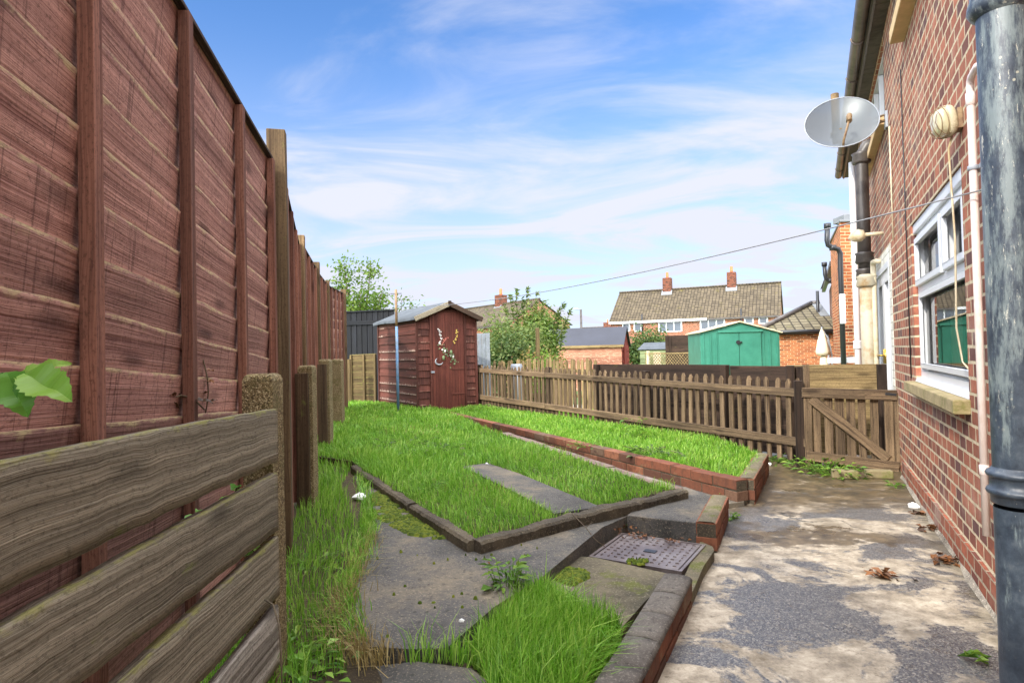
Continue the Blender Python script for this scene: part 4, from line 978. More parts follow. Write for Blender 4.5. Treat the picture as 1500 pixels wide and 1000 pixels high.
for t in (.335,.66,.995):
    b=MB(); c=Pn+pdir*pl*t-pout*.05; b.beam(c+V((0,0,-.05)),c+V((0,0,zr(t)[2]+.01)),.075,.075,side=pdir); build_at(b,'post',M['dark_board'],root,.004)
for i in range(9):  # rough gravel board under the far half
    t0=.02+i*.108; b=MB(); 
b=MB(); b.beam(Pn+pdir*pl*.62-pout*.02+V((0,0,.23)),Pn+pdir*pl*1.0-pout*.02+V((0,0,.25)),.022,.09,side=pout,n=8,wob=.002); build_at(b,'gravel_board',M['dark_board'],root,.002)
# ================================================================ gate
gA=Pn+V((0.0,-.02,0)); gBx=H_(Hs(1316,600)[0],.012,0); gB=V((gBx.x,gBx.y,0)); gd=(gB-gA).normalized(); gl=(gB-gA).length; go=gd.cross(V((0,0,1)))
if go.y>0: go=-go
Yg=5.25
root=empty('wooden_gate',(gA.x,gA.y,.0),0,'low weathered timber gate with one diagonal brace between the picket fence and the house wall','gate')
def gp_(t,d,z): return gA+gd*(gl*t)+go*d+V((0,0,z))
zt_=at(1240,571,5.3).z; zb_=at(1240,683,5.3).z+.0
def zfor(px,py): return at(px,py,5.3).z
b=MB(); b.beam(gp_(-.03,.02,zfor(1180,575)),gp_(1.0,.02,zfor(1312,576)),.03,.085,side=go,n=6,wob=.001); build_at(b,'top_rail',M['picket'],root,.004)
b=MB(); b.beam(gp_(.0,.02,zfor(1180,668)),gp_(1.0,.02,zfor(1312,677)),.03,.082,side=go,n=6,wob=.001); build_at(b,'bottom_rail',M['picket'],root,.004)
b=MB(); b.beam(gp_(.075,.022,zfor(1190,584)),gp_(.885,.022,zfor(1296,667)),.022,.078,side=go,n=6,wob=.001); build_at(b,'brace',M['picket'],root,.003)
for (t,w) in ((.03,.06),(.92,.075),(.985,.05)):
    b=MB(); b.beam(gp_(t,.005,zb_+(-.02 if t<.5 else .03)),gp_(t,.005,zt_-.02),w,.03,side=gd); build_at(b,'stile',M['picket'],root,.003)
for i,t in enumerate((.135,.265,.39,.51,.635,.765)):
    b=MB(); b.beam(gp_(t,-.018,zb_+random.uniform(-.0,.02)),gp_(t+random.uniform(-.006,.006),-.018,zt_-random.uniform(.02,.03)),.066*random.uniform(.85,1.1),.016,side=gd); build_at(b,'pale',M['picket'],root,.002)
b=MB(); b.beam(gp_(.875,.036,zfor(1298,574)),gp_(.99,.036,zfor(1310,575)),.006,.02,side=go); build_at(b,'hinge',M['black_metal'],root)
# posts by the gate
b=MB(); p=gp_(-.06,-.03,0); b.beam(p,p+V((0,0,zfor(1172,558))),.07,.07,side=gd); single(b,'gate_post',M['dark_board'],'short dark gate post at the end of the picket rails','gate post',bevel=.005)
b=MB(); p=gp_(.04,-.07,0); b.beam(p,p+V((0,0,zfor(1187,534))),.05,.05,side=gd); single(b,'gate_post',M['picket'],'slim timber post rising above the left end of the gate','gate post',bevel=.005)
for (px,lab) in ((1238,'mossy concrete block under the middle of the gate'),(1288,'mossy concrete block under the house end of the gate')):
    c=G(px,700,0); b=MB(); b.hexa([c+gd*x+go*y+V((0,0,z)) for z in (0.001,.062) for x,y in ((-.095,.03),(.095,.03),(.095,-.06),(-.095,-.06))]); single(b,'stone_block',M['stonebrick'],lab,'block',group=None,bevel=.008)
# ================================================================ dark board fence behind the pickets
def hboards(name,A,B,zb,zt,nb,mat,label,cat='board fence',posts=(0,1),pm='dark_board',th=.02,ptop=.0,group=None):
    A=V((A[0],A[1],0));B=V((B[0],B[1],0)); d=(B-A).normalized(); o=d.cross(V((0,0,1))); 
    if o.y>0:o=-o
    root=empty(name,(A.x,A.y,zb),0,label,cat,group); h=(zt-zb)/nb
    b=MB()
    for k in range(nb):
        z=zt-(k+.5)*h; b.beam(A+V((0,0,z))-o*.002*(k%2),B+V((0,0,z))-o*.002*(k%2),th,h+.004,side=o,n=1)
    build_at(b,'boards',M[mat],root,.002)
    for t in posts:
        c=A.lerp(B,t)+o*.045; b=MB(); b.beam(c+V((0,0,zb-.1)),c+V((0,0,zt+ptop)),.07,.06,side=d); build_at(b,'post',M[pm],root,.004)
    return root
bf0=at(876,540,8.25); bf1=at(1180,540,5.72); bz=at(1000,534,7.0).z
bm_=at(1068,540,6.45)
hboards('dark_board_fence',(bf0.x,bf0.y),(bm_.x,bm_.y),.02,bz,6,'dark_board','dark horizontal board fence behind the pickets, left half',posts=(0.01,.99))
hboards('dark_board_fence',(bm_.x+.01,bm_.y-.01),(bf1.x,bf1.y),.02,bz-.01,6,'dark_board','dark horizontal board fence behind the pickets, half nearest the gate',posts=(.97,))
q0=gA+V((.04,.42,0)); q1=gB+V((.15,.40,0))
hboards('board_fence',(q0.x,q0.y),(q1.x,q1.y),.06,at(1250,533,5.75).z,6,'yellow_board','streaky yellow brown board panel standing directly behind the gate',posts=(.03,.96))
# ================================================================ shed
FL=V((-1.48,9.6,.15)); FR=V((-.625,10.12,.15)); fd=(FR-FL).normalized(); sd=V((-fd.y,fd.x,0)); SW=(FR-FL).length; SL=1.75; so=-sd
zE0=at(612,463,9.6).z; zRd=at(661,444,9.85).z
root=empty('garden_shed',FL,0,'small brown weatherboard shed with grey felt roof in the far garden corner','shed')
def SP(x,y,z): return V((FL.x,FL.y,0))+fd*x+sd*y+V((0,0,z))
def wboards(b,f,L,z0,z1,n,outv,clip=None):
    """weatherboards: f(t,d,z)->world, t along"""
    h=(z1-z0)/n
    for k in range(n):
        a=z0+k*h; c=a+h+.01; rr=random.random(); off=(random.uniform(0,50),random.uniform(0,50))
        q=[f(0,.022,a),f(L,.022,a),f(L,.006,c),f(0,.006,c)]
        b.poly(q,q[1]-q[0],off,rr,e=[1,1,0,0]); q2=[f(0,0,a),f(L,0,a),f(L,.022,a),f(0,.022,a)]; b.poly(q2,q2[1]-q2[0],off,rr)
core=MB(); z0=.15
core.hexa([SP(.01,.01,z0),SP(SW-.01,.01,z0),SP(SW-.01,SL,z0),SP(.01,SL,z0),SP(.01,.01,zE0-.01),SP(SW-.01,.01,zE0-.01),SP(SW-.01,SL,zE0-.01),SP(.01,SL,zE0-.01)],g=(0,0,1))
core.poly([SP(.01,.012,zE0-.01),SP(SW-.01,.012,zE0-.01),SP(SW/2,.012,zRd-.02)],fd); core.poly([SP(.01,SL,zE0-.01),SP(SW/2,SL,zRd-.02),SP(SW-.01,SL,zE0-.01)],fd)
build_at(core,'wall_core',M['shed_wood'],root)
b=MB(); wboards(b,lambda t,d,z:SP(-d,SL-t,z),SL,z0,zE0,11,None); build_at(b,'side_boards',M['shed_side'],root)
b=MB(); wboards(b,lambda t,d,z:SP(t,-d,z),SW*.20,z0,zE0+.02,14,None); build_at(b,'front_boards',M['shed_wood'],root)
b=MB(); wboards(b,lambda t,d,z:SP(SW*.80+t,-d,z),SW*.20,z0,zE0+.02,14,None); build_at(b,'front_boards',M['shed_wood'],root)
b=MB(); wboards(b,lambda t,d,z:SP(SW+d,t,z),SL,z0,zE0,11,None); build_at(b,'side_boards',M['shed_wood'],root)
for (x,y) in ((-.02,-.02),(SW+.02,-.02),(-.02,SL)):
    b=MB(); b.beam(SP(x,y,z0),SP(x,y,zE0),.035,.035,side=fd); build_at(b,'corner_post',M['shed_side'],root,.002)
dr=MB(); dz1=zE0+.07; dx0,dx1=.235*SW,.795*SW
nd=5
for k in range(nd):
    xa=dx0+(dx1-dx0)*k/nd+.001; xb=dx0+(dx1-dx0)*(k+1)/nd-.001
    dr.hexa([SP(xa,-.034,z0+.02),SP(xb,-.034,z0+.02),SP(xb,-.012,z0+.02),SP(xa,-.012,z0+.02),SP(xa,-.034,dz1),SP(xb,-.034,dz1),SP(xb,-.012,dz1),SP(xa,-.012,dz1)],g=(0,0,1),rnd=.5)
door=build_at(dr,'door',M['shed_door'],root,.0015)
for (zz) in (zE0-.10,.82,.42):
    b=MB(); b.beam(SP(dx1-.01,-.038,zz),SP(dx1-.24,-.038,zz),.025,.006,side=(0,0,1)); build_at(b,'hinge',M['shed_wood'],door)
b=MB(); b.beam(SP(dx0-.03,-.04,.78),SP(dx0+.03,-.045,.78),.03,.012,side=(0,0,1)); build_at(b,'latch',M['lead'],door)
b=MB()
for (a,c) in ((dx0-.022,.035),(dx1+.022,.035)): b.beam(SP(a,-.03,z0),SP(a,-.03,dz1),c,.02,side=fd)
b.beam(SP(dx0-.03,-.03,dz1+.018),SP(dx1+.03,-.03,dz1+.018),.03,.02,side=(0,0,1)); build_at(b,'door_frame',M['shed_wood'],root,.002)
# roof sheets with felt, overhanging
ov=.09; fo=.13; rise=zRd-zE0; sl=rise/(SW/2)
for sgn in (-1,1):
    b=MB(); xe=SW/2+sgn*(SW/2+ov); zlow=zRd-sl*(SW/2+ov)+.02; zr_=zRd+.02
    n=6; rows=[]
    for i in range(n+1):
        y=-fo+(SL+fo+.08)*i/n; rows.append([SP(SW/2,y,zr_),SP(SW/2+(xe-SW/2)*.5,y,(zr_+zlow)/2+random.uniform(-.004,.004)),SP(xe,y,zlow+random.uniform(-.006,.006)),SP(xe+sgn*.004,y,zlow-.045+random.uniform(-.01,.01))])
    for i in range(n):
        A,B=rows[i],rows[i+1]
        for k in range(3):
            q=[A[k],A[k+1],B[k+1],B[k]]; q=q if sgn<0 else q[::-1]; b.poly(q[::-1],smooth=True)
    b.poly([SP(SW/2,-fo,zr_-.015),SP(xe,-fo,zlow-.018),SP(xe,SL+.08,zlow-.018),SP(SW/2,SL+.08,zr_-.015)])
    o=build_at(b,'roof_felt',M['felt'],root)
    b=MB(); b.beam(SP(SW/2,-fo-.012,zr_-.035),SP(xe,-fo-.012,zlow-.035),.02,.075,side=so); build_at(b,'bargeboard',M['grey_wood'] if sgn<0 else M['dark_board'],root,.002)
b=MB(); b.beam(SP(SW/2,-fo-.026,zRd-.045),SP(SW/2,-fo-.026,zRd+.03),.05,.012,side=fd); build_at(b,'finial_block',M['dark_board'],root)
# ornament on the shed door
oc=SP((dx0+dx1)/2,-.05,0)
def DO(px,py): # point on the door plane
    r=ray(px,py); o=V((0,0,EYE))-SP(0,-.045,0); k=-(o.dot(so))/r.dot(so); return V((0,0,EYE))+r*k
c0=DO(653,510)
root=empty('door_ornament',c0,0,'little metal flower and lantern ornament with a crescent hanging on the shed door','ornament')
def blobs(pts,r,mat,name,flat=.5):
    b=MB()
    for (px,py) in pts:
        c=DO(px,py); n=7; rr=r*random.uniform(.7,1.3)
        ring=[c+fd*math.cos(k*6.28/n)*rr*random.uniform(.6,1.2)+V((0,0,math.sin(k*6.28/n)*rr*random.uniform(.6,1.2))) for k in range(n)]; tip=c+so*rr*flat
        for k in range(n): b.poly([ring[k],ring[(k+1)%n],tip],smooth=True)
    build_at(b,name,M[mat],root)
cur=lambda pts,n,j:[(pts[i][0]+(pts[i+1][0]-pts[i][0])*t+random.gauss(0,j),pts[i][1]+(pts[i+1][1]-pts[i][1])*t+random.gauss(0,j)) for i in range(len(pts)-1) for t in [q/n for q in range(n)]]
blobs(cur([(642,481),(645,488),(646,498),(644,504)],7,1.0),.013,'orn_white','berry_spray')
blobs(cur([(646,508),(650,499),(657,494)],6,1.2),.012,'orn_pink','pink_flowers')
blobs(cur([(670,484),(668,495),(665,505)],7,1.0),.013,'orn_yellow','yellow_flowers')
blobs(cur([(646,506),(652,513),(658,520),(666,529),(662,534)],9,2.6),.014,'orn_green','leaves')
blobs([(648,512),(652,514),(660,520),(664,522)],.022,'orn_white','lantern_tops')
b=MB(); mp=[DO(643+math.cos(a)*5.5,529+math.sin(a)*5.0)+so*.01 for a in [ -2.1-i*.33 for i in range(13)]]
b.tube(mp,.006,6,True,[.003+.010*math.sin(math.pi*i/12) for i in range(13)]); build_at(b,'crescent',M['lead'],root)
b=MB()
for (px,py) in ((660,512),(649,520)): c=DO(px,py+4)+so*.02; b.tube([c+V((0,0,.04)),c+V((0,0,.02)),c-V((0,0,.035))],.02,8,True,[.004,.022,.018])
build_at(b,'lanterns',M['orn_green'],root)
b=MB(); b.tube([DO(642,482)+so*.004,DO(650,505)+so*.004,DO(662,530)+so*.004],.002,5); b.tube([DO(671,480)+so*.004,DO(662,508)+so*.004,DO(644,530)+so*.004],.002,5); build_at(b,'wire',M['black_metal'],root)
# washing line pole
pb=at(583,586,9.35); pt=at(578,424,9.35); root=empty('washing_line_pole',(pb.x,pb.y,.1),0,'tall pole, blue below and rusty above, with a small crossbar in front of the shed','pole')
ptm=V((pb.x,pb.y,at(581,478,9.35).z)); ptt=V((pb.x,pb.y,pt.z))
b=MB(); b.tube([(pb.x,pb.y,.1),ptm],.021,12); build_at(b,'blue_sleeve',M['bluepipe'],root)
b=MB(); b.tube([ptm,ptt],.019,12); build_at(b,'steel_pole',M['rusty_mast'],root)
zc=at(578,430,9.35).z; b=MB(); b.tube([(pb.x-.085,pb.y,zc),(pb.x+.085,pb.y,zc)],.005,6); build_at(b,'crossbar',M['black_metal'],root)
# washing line
sL,zL_=Hs(1440,278,.02); w0=H_(sL,.02,zL_); w1=V((pb.x,pb.y,at(580,449,9.35).z)); b=MB(); pts=[]
for i in range(31):
    t=i/30; p=w0.lerp(w1,t); p.z-=.17*4*t*(1-t)*.75; pts.append(p)
b.tube(pts,.0034,5); single(b,'washing_line',M['line_grey'],'thin pale washing line sagging from the house wall to the pole by the shed','line',origin=w0)
# ================================================================ corner fences and trees behind
a=at(507,500,12.6);c=at(556,500,12.2)
root=empty('black_fence',(a.x,a.y,0),0,'black boarded fence behind the shed corner','fence')
zt=at(530,456,12.4).z; b=MB(); n=9
for k in range(n):
    p=V((a.x,a.y,0)).lerp(V((c.x+.3,c.y,0)),(k+.5)/n); b.beam(p+V((0,0,.1)),p+V((0,0,zt)),((c-a).length+.4)/n,.018,side=(c-a))
build_at(b,'boards',M['black_wood'],root,.002)
b=MB(); b.beam(V((a.x,a.y-.03,zt-.22)),V((c.x+.3,c.y-.03,zt-.24)),.03,.08,side=(0,1,0)); b.beam(V((a.x,a.y-.02,zt+.01)),V((c.x+.3,c.y-.02,zt+.0)),.06,.02,side=(0,1,0)); build_at(b,'rail',M['black_wood'],root)
a=at(514,560,11.7);c=at(551,560,11.5)
lap_panel((a.x,a.y),(c.x,c.y),.12,at(530,519,11.6).z,.12,at(530,518,11.6).z,9,[.04,.55,.98],'small mossy yellow green lap panel in the corner left of the shed',mat='olive_wood',group=None,cap=False)
b=MB(); p=at(511,560,11.2); b.beam((p.x,p.y,.05),(p.x,p.y,at(511,526,11.2).z),.07,.07,side=(1,0,0)); single(b,'short_post',M['olive_wood'],'short green mossy post at the foot of the last red panel','post')
def rleaf(b,p,size,rr,flat=1.0,asp=.55,ddir=None):
    d=V((random.gauss(0,1),random.gauss(0,1),random.gauss(0,.7))).normalized() if ddir is None else ddir
    s=d.cross(V((random.gauss(0,1),random.gauss(0,1),random.gauss(0,1)))).normalized(); L=size*random.uniform(.6,1.3); w=L*asp
    b.poly([p-d*L*.5,p-s*w*.5,p+d*L*.5,p+s*w*.5],rnd=rr)
def tree(name,base,branches,leaf,mat,label,cat='tree',asp=.5,nleaf=40,spread=.18,trunkr=.05,droop=.0,group=None):
    """branches: list of lists of world points (limb axes) with foliage density"""
    base=V(base); root=empty(name,base,0,label,cat,group); tb=MB(); lb=MB()
    for (pts,n,sp) in branches:
        pts=[V(p) for p in pts]; m=len(pts)
        tb.tube(pts,trunkr,6,True,[max(.004,trunkr*(1-.85*i/(m-1))) for i in range(m)])
        for k in range(n):
            t=random.random()**.8*(m-1)*.999; i=int(t); q=pts[i].lerp(pts[i+1],t-i); ft=t/(m-1)
            r=sp*(1.15-ft*.8); off=V((random.gauss(0,1),random.gauss(0,1),random.gauss(0,.7)))*r*.8
            twig=q+off
            tb.tube([q,twig],.004,3,False)
            rr0=random.random()
            for _ in range(nleaf*2):
                p=twig+V((random.gauss(0,1),random.gauss(0,1),random.gauss(0,1)-droop))*leaf*1.3
                rleaf(lb,p,leaf,min(1,max(0,rr0*.6+random.random()*.4)),asp=asp)
    build_at(tb,'trunk',M['bark'],root,merge=False); build_at(lb,'crown',M[mat],root,merge=False)
    return root
# young ash-like tree behind the red fence end
Yt=14.5; tb_=at(520,560,Yt)
br=[]
for (px,py,n,sp) in ((504,385,30,.20),(543,382,32,.20),(492,415,14,.18),(560,425,20,.16),(528,428,26,.25),(512,445,26,.25),(548,448,24,.22),(535,446,24,.25),(490,440,18,.2),(525,452,20,.3)):
    t=at(px,py,Yt+random.uniform(-.5,.5)); s=V((tb_.x,tb_.y,.3)); mid=s.lerp(t,.5)+V((random.uniform(-.1,.1),0,0)); m2=s.lerp(t,.75)+V((random.uniform(-.08,.08),0,0)); br.append(([s,mid,m2,t],n,sp))
tree('leafy_tree',(tb_.x,tb_.y,-.06),br,.10,'tree_leaf','young tree with two airy leading shoots rising behind the end of the red fence',nleaf=13,trunkr=.035)
tb2=at(590,560,15.5); br=[]
for (px,py,n) in ((588,438,10),(576,445,8),(600,446,8)):
    t=at(px,py,15.5); s=V((tb2.x,tb2.y,.3)); br.append(([s,s.lerp(t,.6),t],n,.16))
tree('leafy_tree',(tb2.x,tb2.y,-.06),br,.09,'tree_leaf','small sapling top showing just above the shed roof',nleaf=12,trunkr=.02)
# bushes between the shed and the red shed
def bush(name,px0,px1,pyt,Y,mat,label,leaf,n,nl=8,asp=.5,pyb=545,cat='bush',thick=.8,ragged=.25):
    c0=at(px0,pyb,Y);c1=at(px1,pyb,Y); zt=at((px0+px1)/2,pyt,Y).z; zb=-.3; base=V(((c0.x+c1.x)/2,Y,-.2)); root=empty(name,base,0,label,cat); W=(c1.x-c0.x)/2
    lb=MB(); tb=MB(); nb=14
    lobes=[(random.uniform(-.7,.7)*W,random.uniform(-.4,.4)*thick,random.uniform(.35,1.0)) for _ in range(nb)]
    for (lx,ly,lh) in lobes:
        tp=base+V((lx,ly,(zt-zb)*lh*.82)); tb.tube([base+V((lx*.3,ly*.3,0)),base+V((lx*.7,ly*.8,(zt-zb)*lh*.45)),tp],.02,5,True,[.03,.02,.006])
    for k in range(n):
        lx,ly,lh=random.choice(lobes); h=(zt-zb)*lh
        a=random.random()*6.283; ph=math.acos(random.uniform(-1,1)); r=random.random()**.6
        p=base+V((lx+math.sin(ph)*math.cos(a)*W*.45*r, ly+math.sin(ph)*math.sin(a)*thick*.6*r, h*.62+math.cos(ph)*h*.40*r)); rr0=random.random()
        for _ in range(nl): rleaf(lb,p+V((random.gauss(0,1),random.gauss(0,1),random.gauss(0,1)))*leaf*1.5,leaf,min(1,max(0,rr0*.55+random.random()*.45)),asp=asp)
    build_at(tb,'trunk',M['bark'],root,merge=False); build_at(lb,'crown',M[mat],root,merge=False); return root
bush('olive_bush',718,800,455,17.5,'willow_leaf','yellow green feathery bush just right of the brown shed',.13,3400,asp=.35)
bush('olive_bush',762,812,456,19.5,'tree_leaf','rounded green bush behind the red shed end',.12,2600,asp=.4)
bush('far_bush',762,846,449,31,'willow_leaf','pale green spreading tree canopy directly behind the red shed roof',.17,2200,asp=.45,thick=1.5)
bush('dark_bush',712,772,482,15.5,'dark_leaf','darker shrub low beside the grey sheet fence',.09,900)
bush('autumn_bush',735,830,508,14.6,'autumn_leaf','low tangle of pink and brown autumn shrubs behind the yellow pickets',.08,900)
bush('green_bush',778,812,505,14.2,'weed','small bright green shrub among the autumn tangle',.07,260)
bush('far_bush',928,974,482,34,'dark_leaf','round dark green bush between the red shed and the far brick house',.17,800,asp=.6,thick=1.2)
# tall wispy willow shoots
Yw=19; base=at(770,540,Yw); root=empty('willow_tree',(base.x,base.y,-.5),0,'wispy willow with bare-looking feathery shoots above the bushes','tree'); tb=MB(); lb=MB()
for (px,py) in ((746,432),(756,423),(772,422),(786,428),(765,436),(796,440),(826,442),(836,453),(820,450),(738,446)):
    t=at(px,py,Yw+random.uniform(-.4,.4)); s=V((base.x+(t.x-base.x)*.4,Yw,.6)); pts=[s,s.lerp(t,.5)+V((random.uniform(-.08,.08),0,0)),t]; tb.tube(pts,.015,5,True,[.025,.012,.003])
    for k in range(70):
        u=random.uniform(.35,1); q=pts[0].lerp(pts[1],u*2) if u<.5 else pts[1].lerp(pts[2],u*2-1); d=V((random.uniform(-.2,1),random.gauss(0,.5),random.uniform(-.4,.6))).normalized(); rr=random.random()
        for _ in range(3): rleaf(lb,q+d*random.uniform(.03,.25)*(1.3-u),.17,rr,asp=.28,ddir=d)
build_at(tb,'trunk',M['bark'],root,merge=False); build_at(lb,'crown',M['willow_leaf'],root,merge=False)
# grey sheet fence right of the shed
a=at(697,560,12.2);c=at(719,560,12.0); root=empty('grey_fence',(a.x,a.y,-.05),0,'pale grey upright sheet fence between the brown shed and the bushes','fence'); b=MB()
for k in range(5):
    p=V((a.x-.1,a.y,0)).lerp(V((c.x,c.y,0)),(k+.5)/5); b.beam(p+V((0,0,-.05)),p+V((0,0,at(708,488,12.1).z)),.075,.02+.01*(k%2),side=(1,0,0))
build_at(b,'sheet',M['grey_sheet'],root)
# neighbour lawn, second picket fence, bin
b=MB(); b.slab([(-.3,10.3),(1.9,7.2),(4.4,6.2),(5,9),(4,12.3),(-.5,12.4)],-.01,.04); o=b.build('neighbour_lawn_soil',M['gravel']); o['kind']='structure'
nl=[(-.25,10.3),(1.9,7.4),(3.2,8.2),(2.6,10.6),(-.4,10.9)]
pts=blades(nl,None,40000,0,0); grass_obj('neighbour_grass',pts,-.01,.06,.003,M['grass'],'grass seen between the pickets in the next garden','grass')
s0=at(722,560,12.0); s1=at(876,560,10.9); A=V((s0.x,s0.y,0));B=V((s1.x,s1.y,0)); d=(B-A).normalized(); o_=V((d.y,-d.x,0)); root=empty('yellow_picket_fence',(A.x,A.y,-.02),0,'pale yellow brown picket fence on the far side of the next garden','picket fence'); L=(B-A).length; n=27
for i in range(n):
    t=(i+.5)/n; b=MB(); picket(b,A+d*L*t,0.0,at(800,526,11.4).z+random.uniform(-.03,.03)-.0*t,.055,.016,d,o_,random.gauss(0,.02)); build_at(b,'picket',M['yellow_board'],root)
for z in (.25,.7):
    b=MB(); b.beam(A+V((0,0.03,z)),B+V((0,.03,z)),.03,.06,side=o_); build_at(b,'rail',M['yellow_board'],root)
c=at(757,556,10.9); b=MB(); b.tube([(c.x,c.y,-.01),(c.x,c.y,.6),(c.x,c.y,at(757,535,10.9).z),(c.x,c.y,at(757,533,10.9).z)],.1,14,True,[.08,.1,.105,.09]); single(b,'grey_bin',M['lead'],'small grey cylindrical bin between the two picket fences','bin')
# wooden post among the bushes
p=at(788,520,14.0); b=MB(); b.beam((p.x,p.y,-.3),(p.x,p.y,at(788,480,14).z),.09,.09,side=(1,0,0)); single(b,'timber_post',M['olive_wood'],'mossy timber post standing among the bushes left of the red shed','post',bevel=.005)
# ================================================================ outbuildings in neighbouring gardens
def gz(y): return groundz(0,y)
def gable_shed(name,A,B,depth,ze,zr,label,matw,matr,matg,gable_end=True,n=8):
    """long side A-B faces the camera, roof ridge parallel to it, depth behind"""
    A=V((A[0],A[1],0));B=V((B[0],B[1],0)); d=(B-A).normalized(); k=V((-d.y,d.x,0)); L=(B-A).length; z0=gz(A.y)-.05
    root=empty(name,(A.x,A.y,z0),0,label,'shed')
    P=lambda x,y,z:A+d*x+k*y+V((0,0,z))
    b=MB(); b.hexa([P(0,0,z0),P(L,0,z0),P(L,depth,z0),P(0,depth,z0),P(0,0,ze),P(L,0,ze),P(L,depth,ze),P(0,depth,ze)],d); 
    b.poly([P(L,0,ze),P(L,depth,ze),P(L,depth/2,zr)],k); b.poly([P(0,0,ze),P(0,depth/2,zr),P(0,depth,ze)],k); build_at(b,'walls',M[matg],root)
    b=MB(); wboards(b,lambda t,dd,z:P(t,-dd,z),L,z0,ze,n,None); build_at(b,'front_boards',M[matw],root)
    b=MB(); wboards(b,lambda t,dd,z:P(L+dd,t,z),depth,z0,ze,n,None); build_at(b,'gable_boards',M[matg],root)
    o=.10; 
    for s in (0,1):
        y0=-o if s==0 else depth+o; sl=(zr-ze)/(depth/2); zl=ze-sl*o
        b=MB(); q=[P(-o,y0,zl+.03),P(L+o,y0,zl+.03),P(L+o,depth/2,zr+.03),P(-o,depth/2,zr+.03)]; 
        if s: q=q[::-1]
        b.poly(q,d); b.poly([p-V((0,0,.03)) for p in q][::-1],d)
        for i in range(4): j=(i+1)%4; b.poly([q[i]-V((0,0,.03)),q[j]-V((0,0,.03)),q[j],q[i]],d)
        build_at(b,'roof',M[matr],root)
    return root,P,L,z0
a=at(800,525,26.5); c=at(911,525,25.5)
ze=at(856,507,26).z; zr2=at(856,481,27).z
r_,P,L,z0=gable_shed('red_shed',(a.x,a.y),(c.x,c.y),2.3,ze,zr2,'long red shed with a blue grey tarpaulin over its roof','red_shed','tarp','red_gable')
b=MB(); b.beam(P(-.1,-.13,ze-.02),P(L+.1,-.13,ze-.02),.04,.10,side=(0,1,0)); build_at(b,'eaves_board',M['yellow_board'],r_)
b=MB(); b.beam(P(L+.05,.75,z0+.1),P(L+.05,.75,ze+.1),.7,.03,side=(P(0,1,0)-P(0,0,0))); build_at(b,'door',M['red_gable'],r_)
a=at(938,530,30); c=at(1000,530,29); ze=at(960,511,29.5).z; zr2=at(960,502,30).z
r_,P,L,z0=gable_shed('green_shed',(a.x,a.y),(c.x,c.y),2.0,ze,zr2,'small pale green shed with a low grey roof right of the red shed','shed_pale','felt','greengrey') if False else (None,None,None,None)
M['shed_pale']=wood('pale_green_shed_wood',lin(160,172,128),lin(118,132,92),bumpS=.2,knots=False)
r_,P,L,z0=gable_shed('green_shed',(a.x,a.y),(c.x,c.y),2.0,ze,zr2,'small pale green shed with a low grey roof right of the red shed','shed_pale','felt','shed_pale')
b=MB(); b.beam(P(L*.45,-.05,z0+.2),P(L*.45,-.05,ze-.15),.5,.03,side=(1,0,0)); build_at(b,'door',M['curtain'],r_)
# trellis
a=at(945,528,24); c=at(1022,530,22); A=V((a.x,a.y,0));B=V((c.x,c.y,0)); d=(B-A).normalized(); L=(B-A).length; zt=at(985,517,23).z; zb=zt-1.0
root=empty('trellis',(A.x,A.y,zb-.4),0,'low diamond lattice trellis between pale posts beside the green metal shed','trellis'); b=MB(); h=zt-zb
for k in range(-8,26):
    for sg in (1,-1):
        x0=k*.13; x1=x0+h*sg; za,zc=zb,zt
        lo_,hi_=0,L
        def clipx(x0,x1,za,zc):
            pts=[]
            t0=0;t1=1;dx=x1-x0
            ta=(lo_-x0)/dx;tb=(hi_-x0)/dx
            if ta>tb: ta,tb=tb,ta
            t0=max(0,ta);t1=min(1,tb)
            return (t0,t1) if t1-t0>.02 else None
        cc=clipx(x0,x1,za,zc)
        if cc:
            t0,t1=cc; b.beam(A+d*(x0+(x1-x0)*t0)+V((0,.006*sg,za+(zc-za)*t0)),A+d*(x0+(x1-x0)*t1)+V((0,.006*sg,za+(zc-za)*t1)),.022,.008,side=(0,0,1))
build_at(b,'lattice',M['yellow_board'],root)
b=MB(); b.beam(A+V((0,0,zt)),B+V((0,0,zt)),.04,.05,side=(0,1,0)); build_at(b,'rail',M['yellow_board'],root)
for t in (0.06,.93):
    b=MB(); p=A.lerp(B,t); b.beam(p+V((0,-.04,zb-.4)),p+V((0,-.04,zt+.1)),.1,.08,side=d); build_at(b,'post',M['cream_plastic'],root)
b=MB(); a=at(985,530,28); c=at(1040,530,28); 
hboards('brown_fence',(a.x-.3,28),(c.x+2,28),gz(28),at(1000,491,28).z,9,'dark_board','dark brown board fence behind the trellis, left of the green metal shed',posts=(.05,.5))
# green metal shed
a=at(1027,540,15.4); c=at(1143,540,15.2); A=V((a.x,a.y,0));B=V((c.x,c.y,0)); d=(B-A).normalized(); k=V((-d.y,d.x,0)); L=(B-A).length; z0=-.64; ze=at(1027,487,15.4).z; zp=at(1082,473,15.3).z; D=1.7
root=empty('green_metal_shed',(A.x,A.y,z0),0,'green metal shed with double sliding doors and white roof edge behind the dark boards','metal shed'); P=lambda x,y,z:A+d*x+k*y+V((0,0,z))
ze2=at(1140,487,15.2).z
b=MB(); b.hexa([P(0,0,z0),P(L,0,z0),P(L,D,z0),P(0,D,z0),P(0,0,ze),P(L,0,ze2),P(L,D,ze2),P(0,D,ze)],(0,0,1)); b.poly([P(0,0,ze),P(L,0,ze2),P(L*.5,0,zp)],d); b.poly([P(0,D,ze),P(L*.5,D,zp),P(L,D,ze2)],d)
for x in (.04,.13,.20,.80,.88,.97): b.beam(P(L*x,-.012,z0),P(L*x,-.012,ze-.02),.03,.02,side=d)
build_at(b,'walls',M['green_metal'],root)
dz=at(1082,486,15.2).z
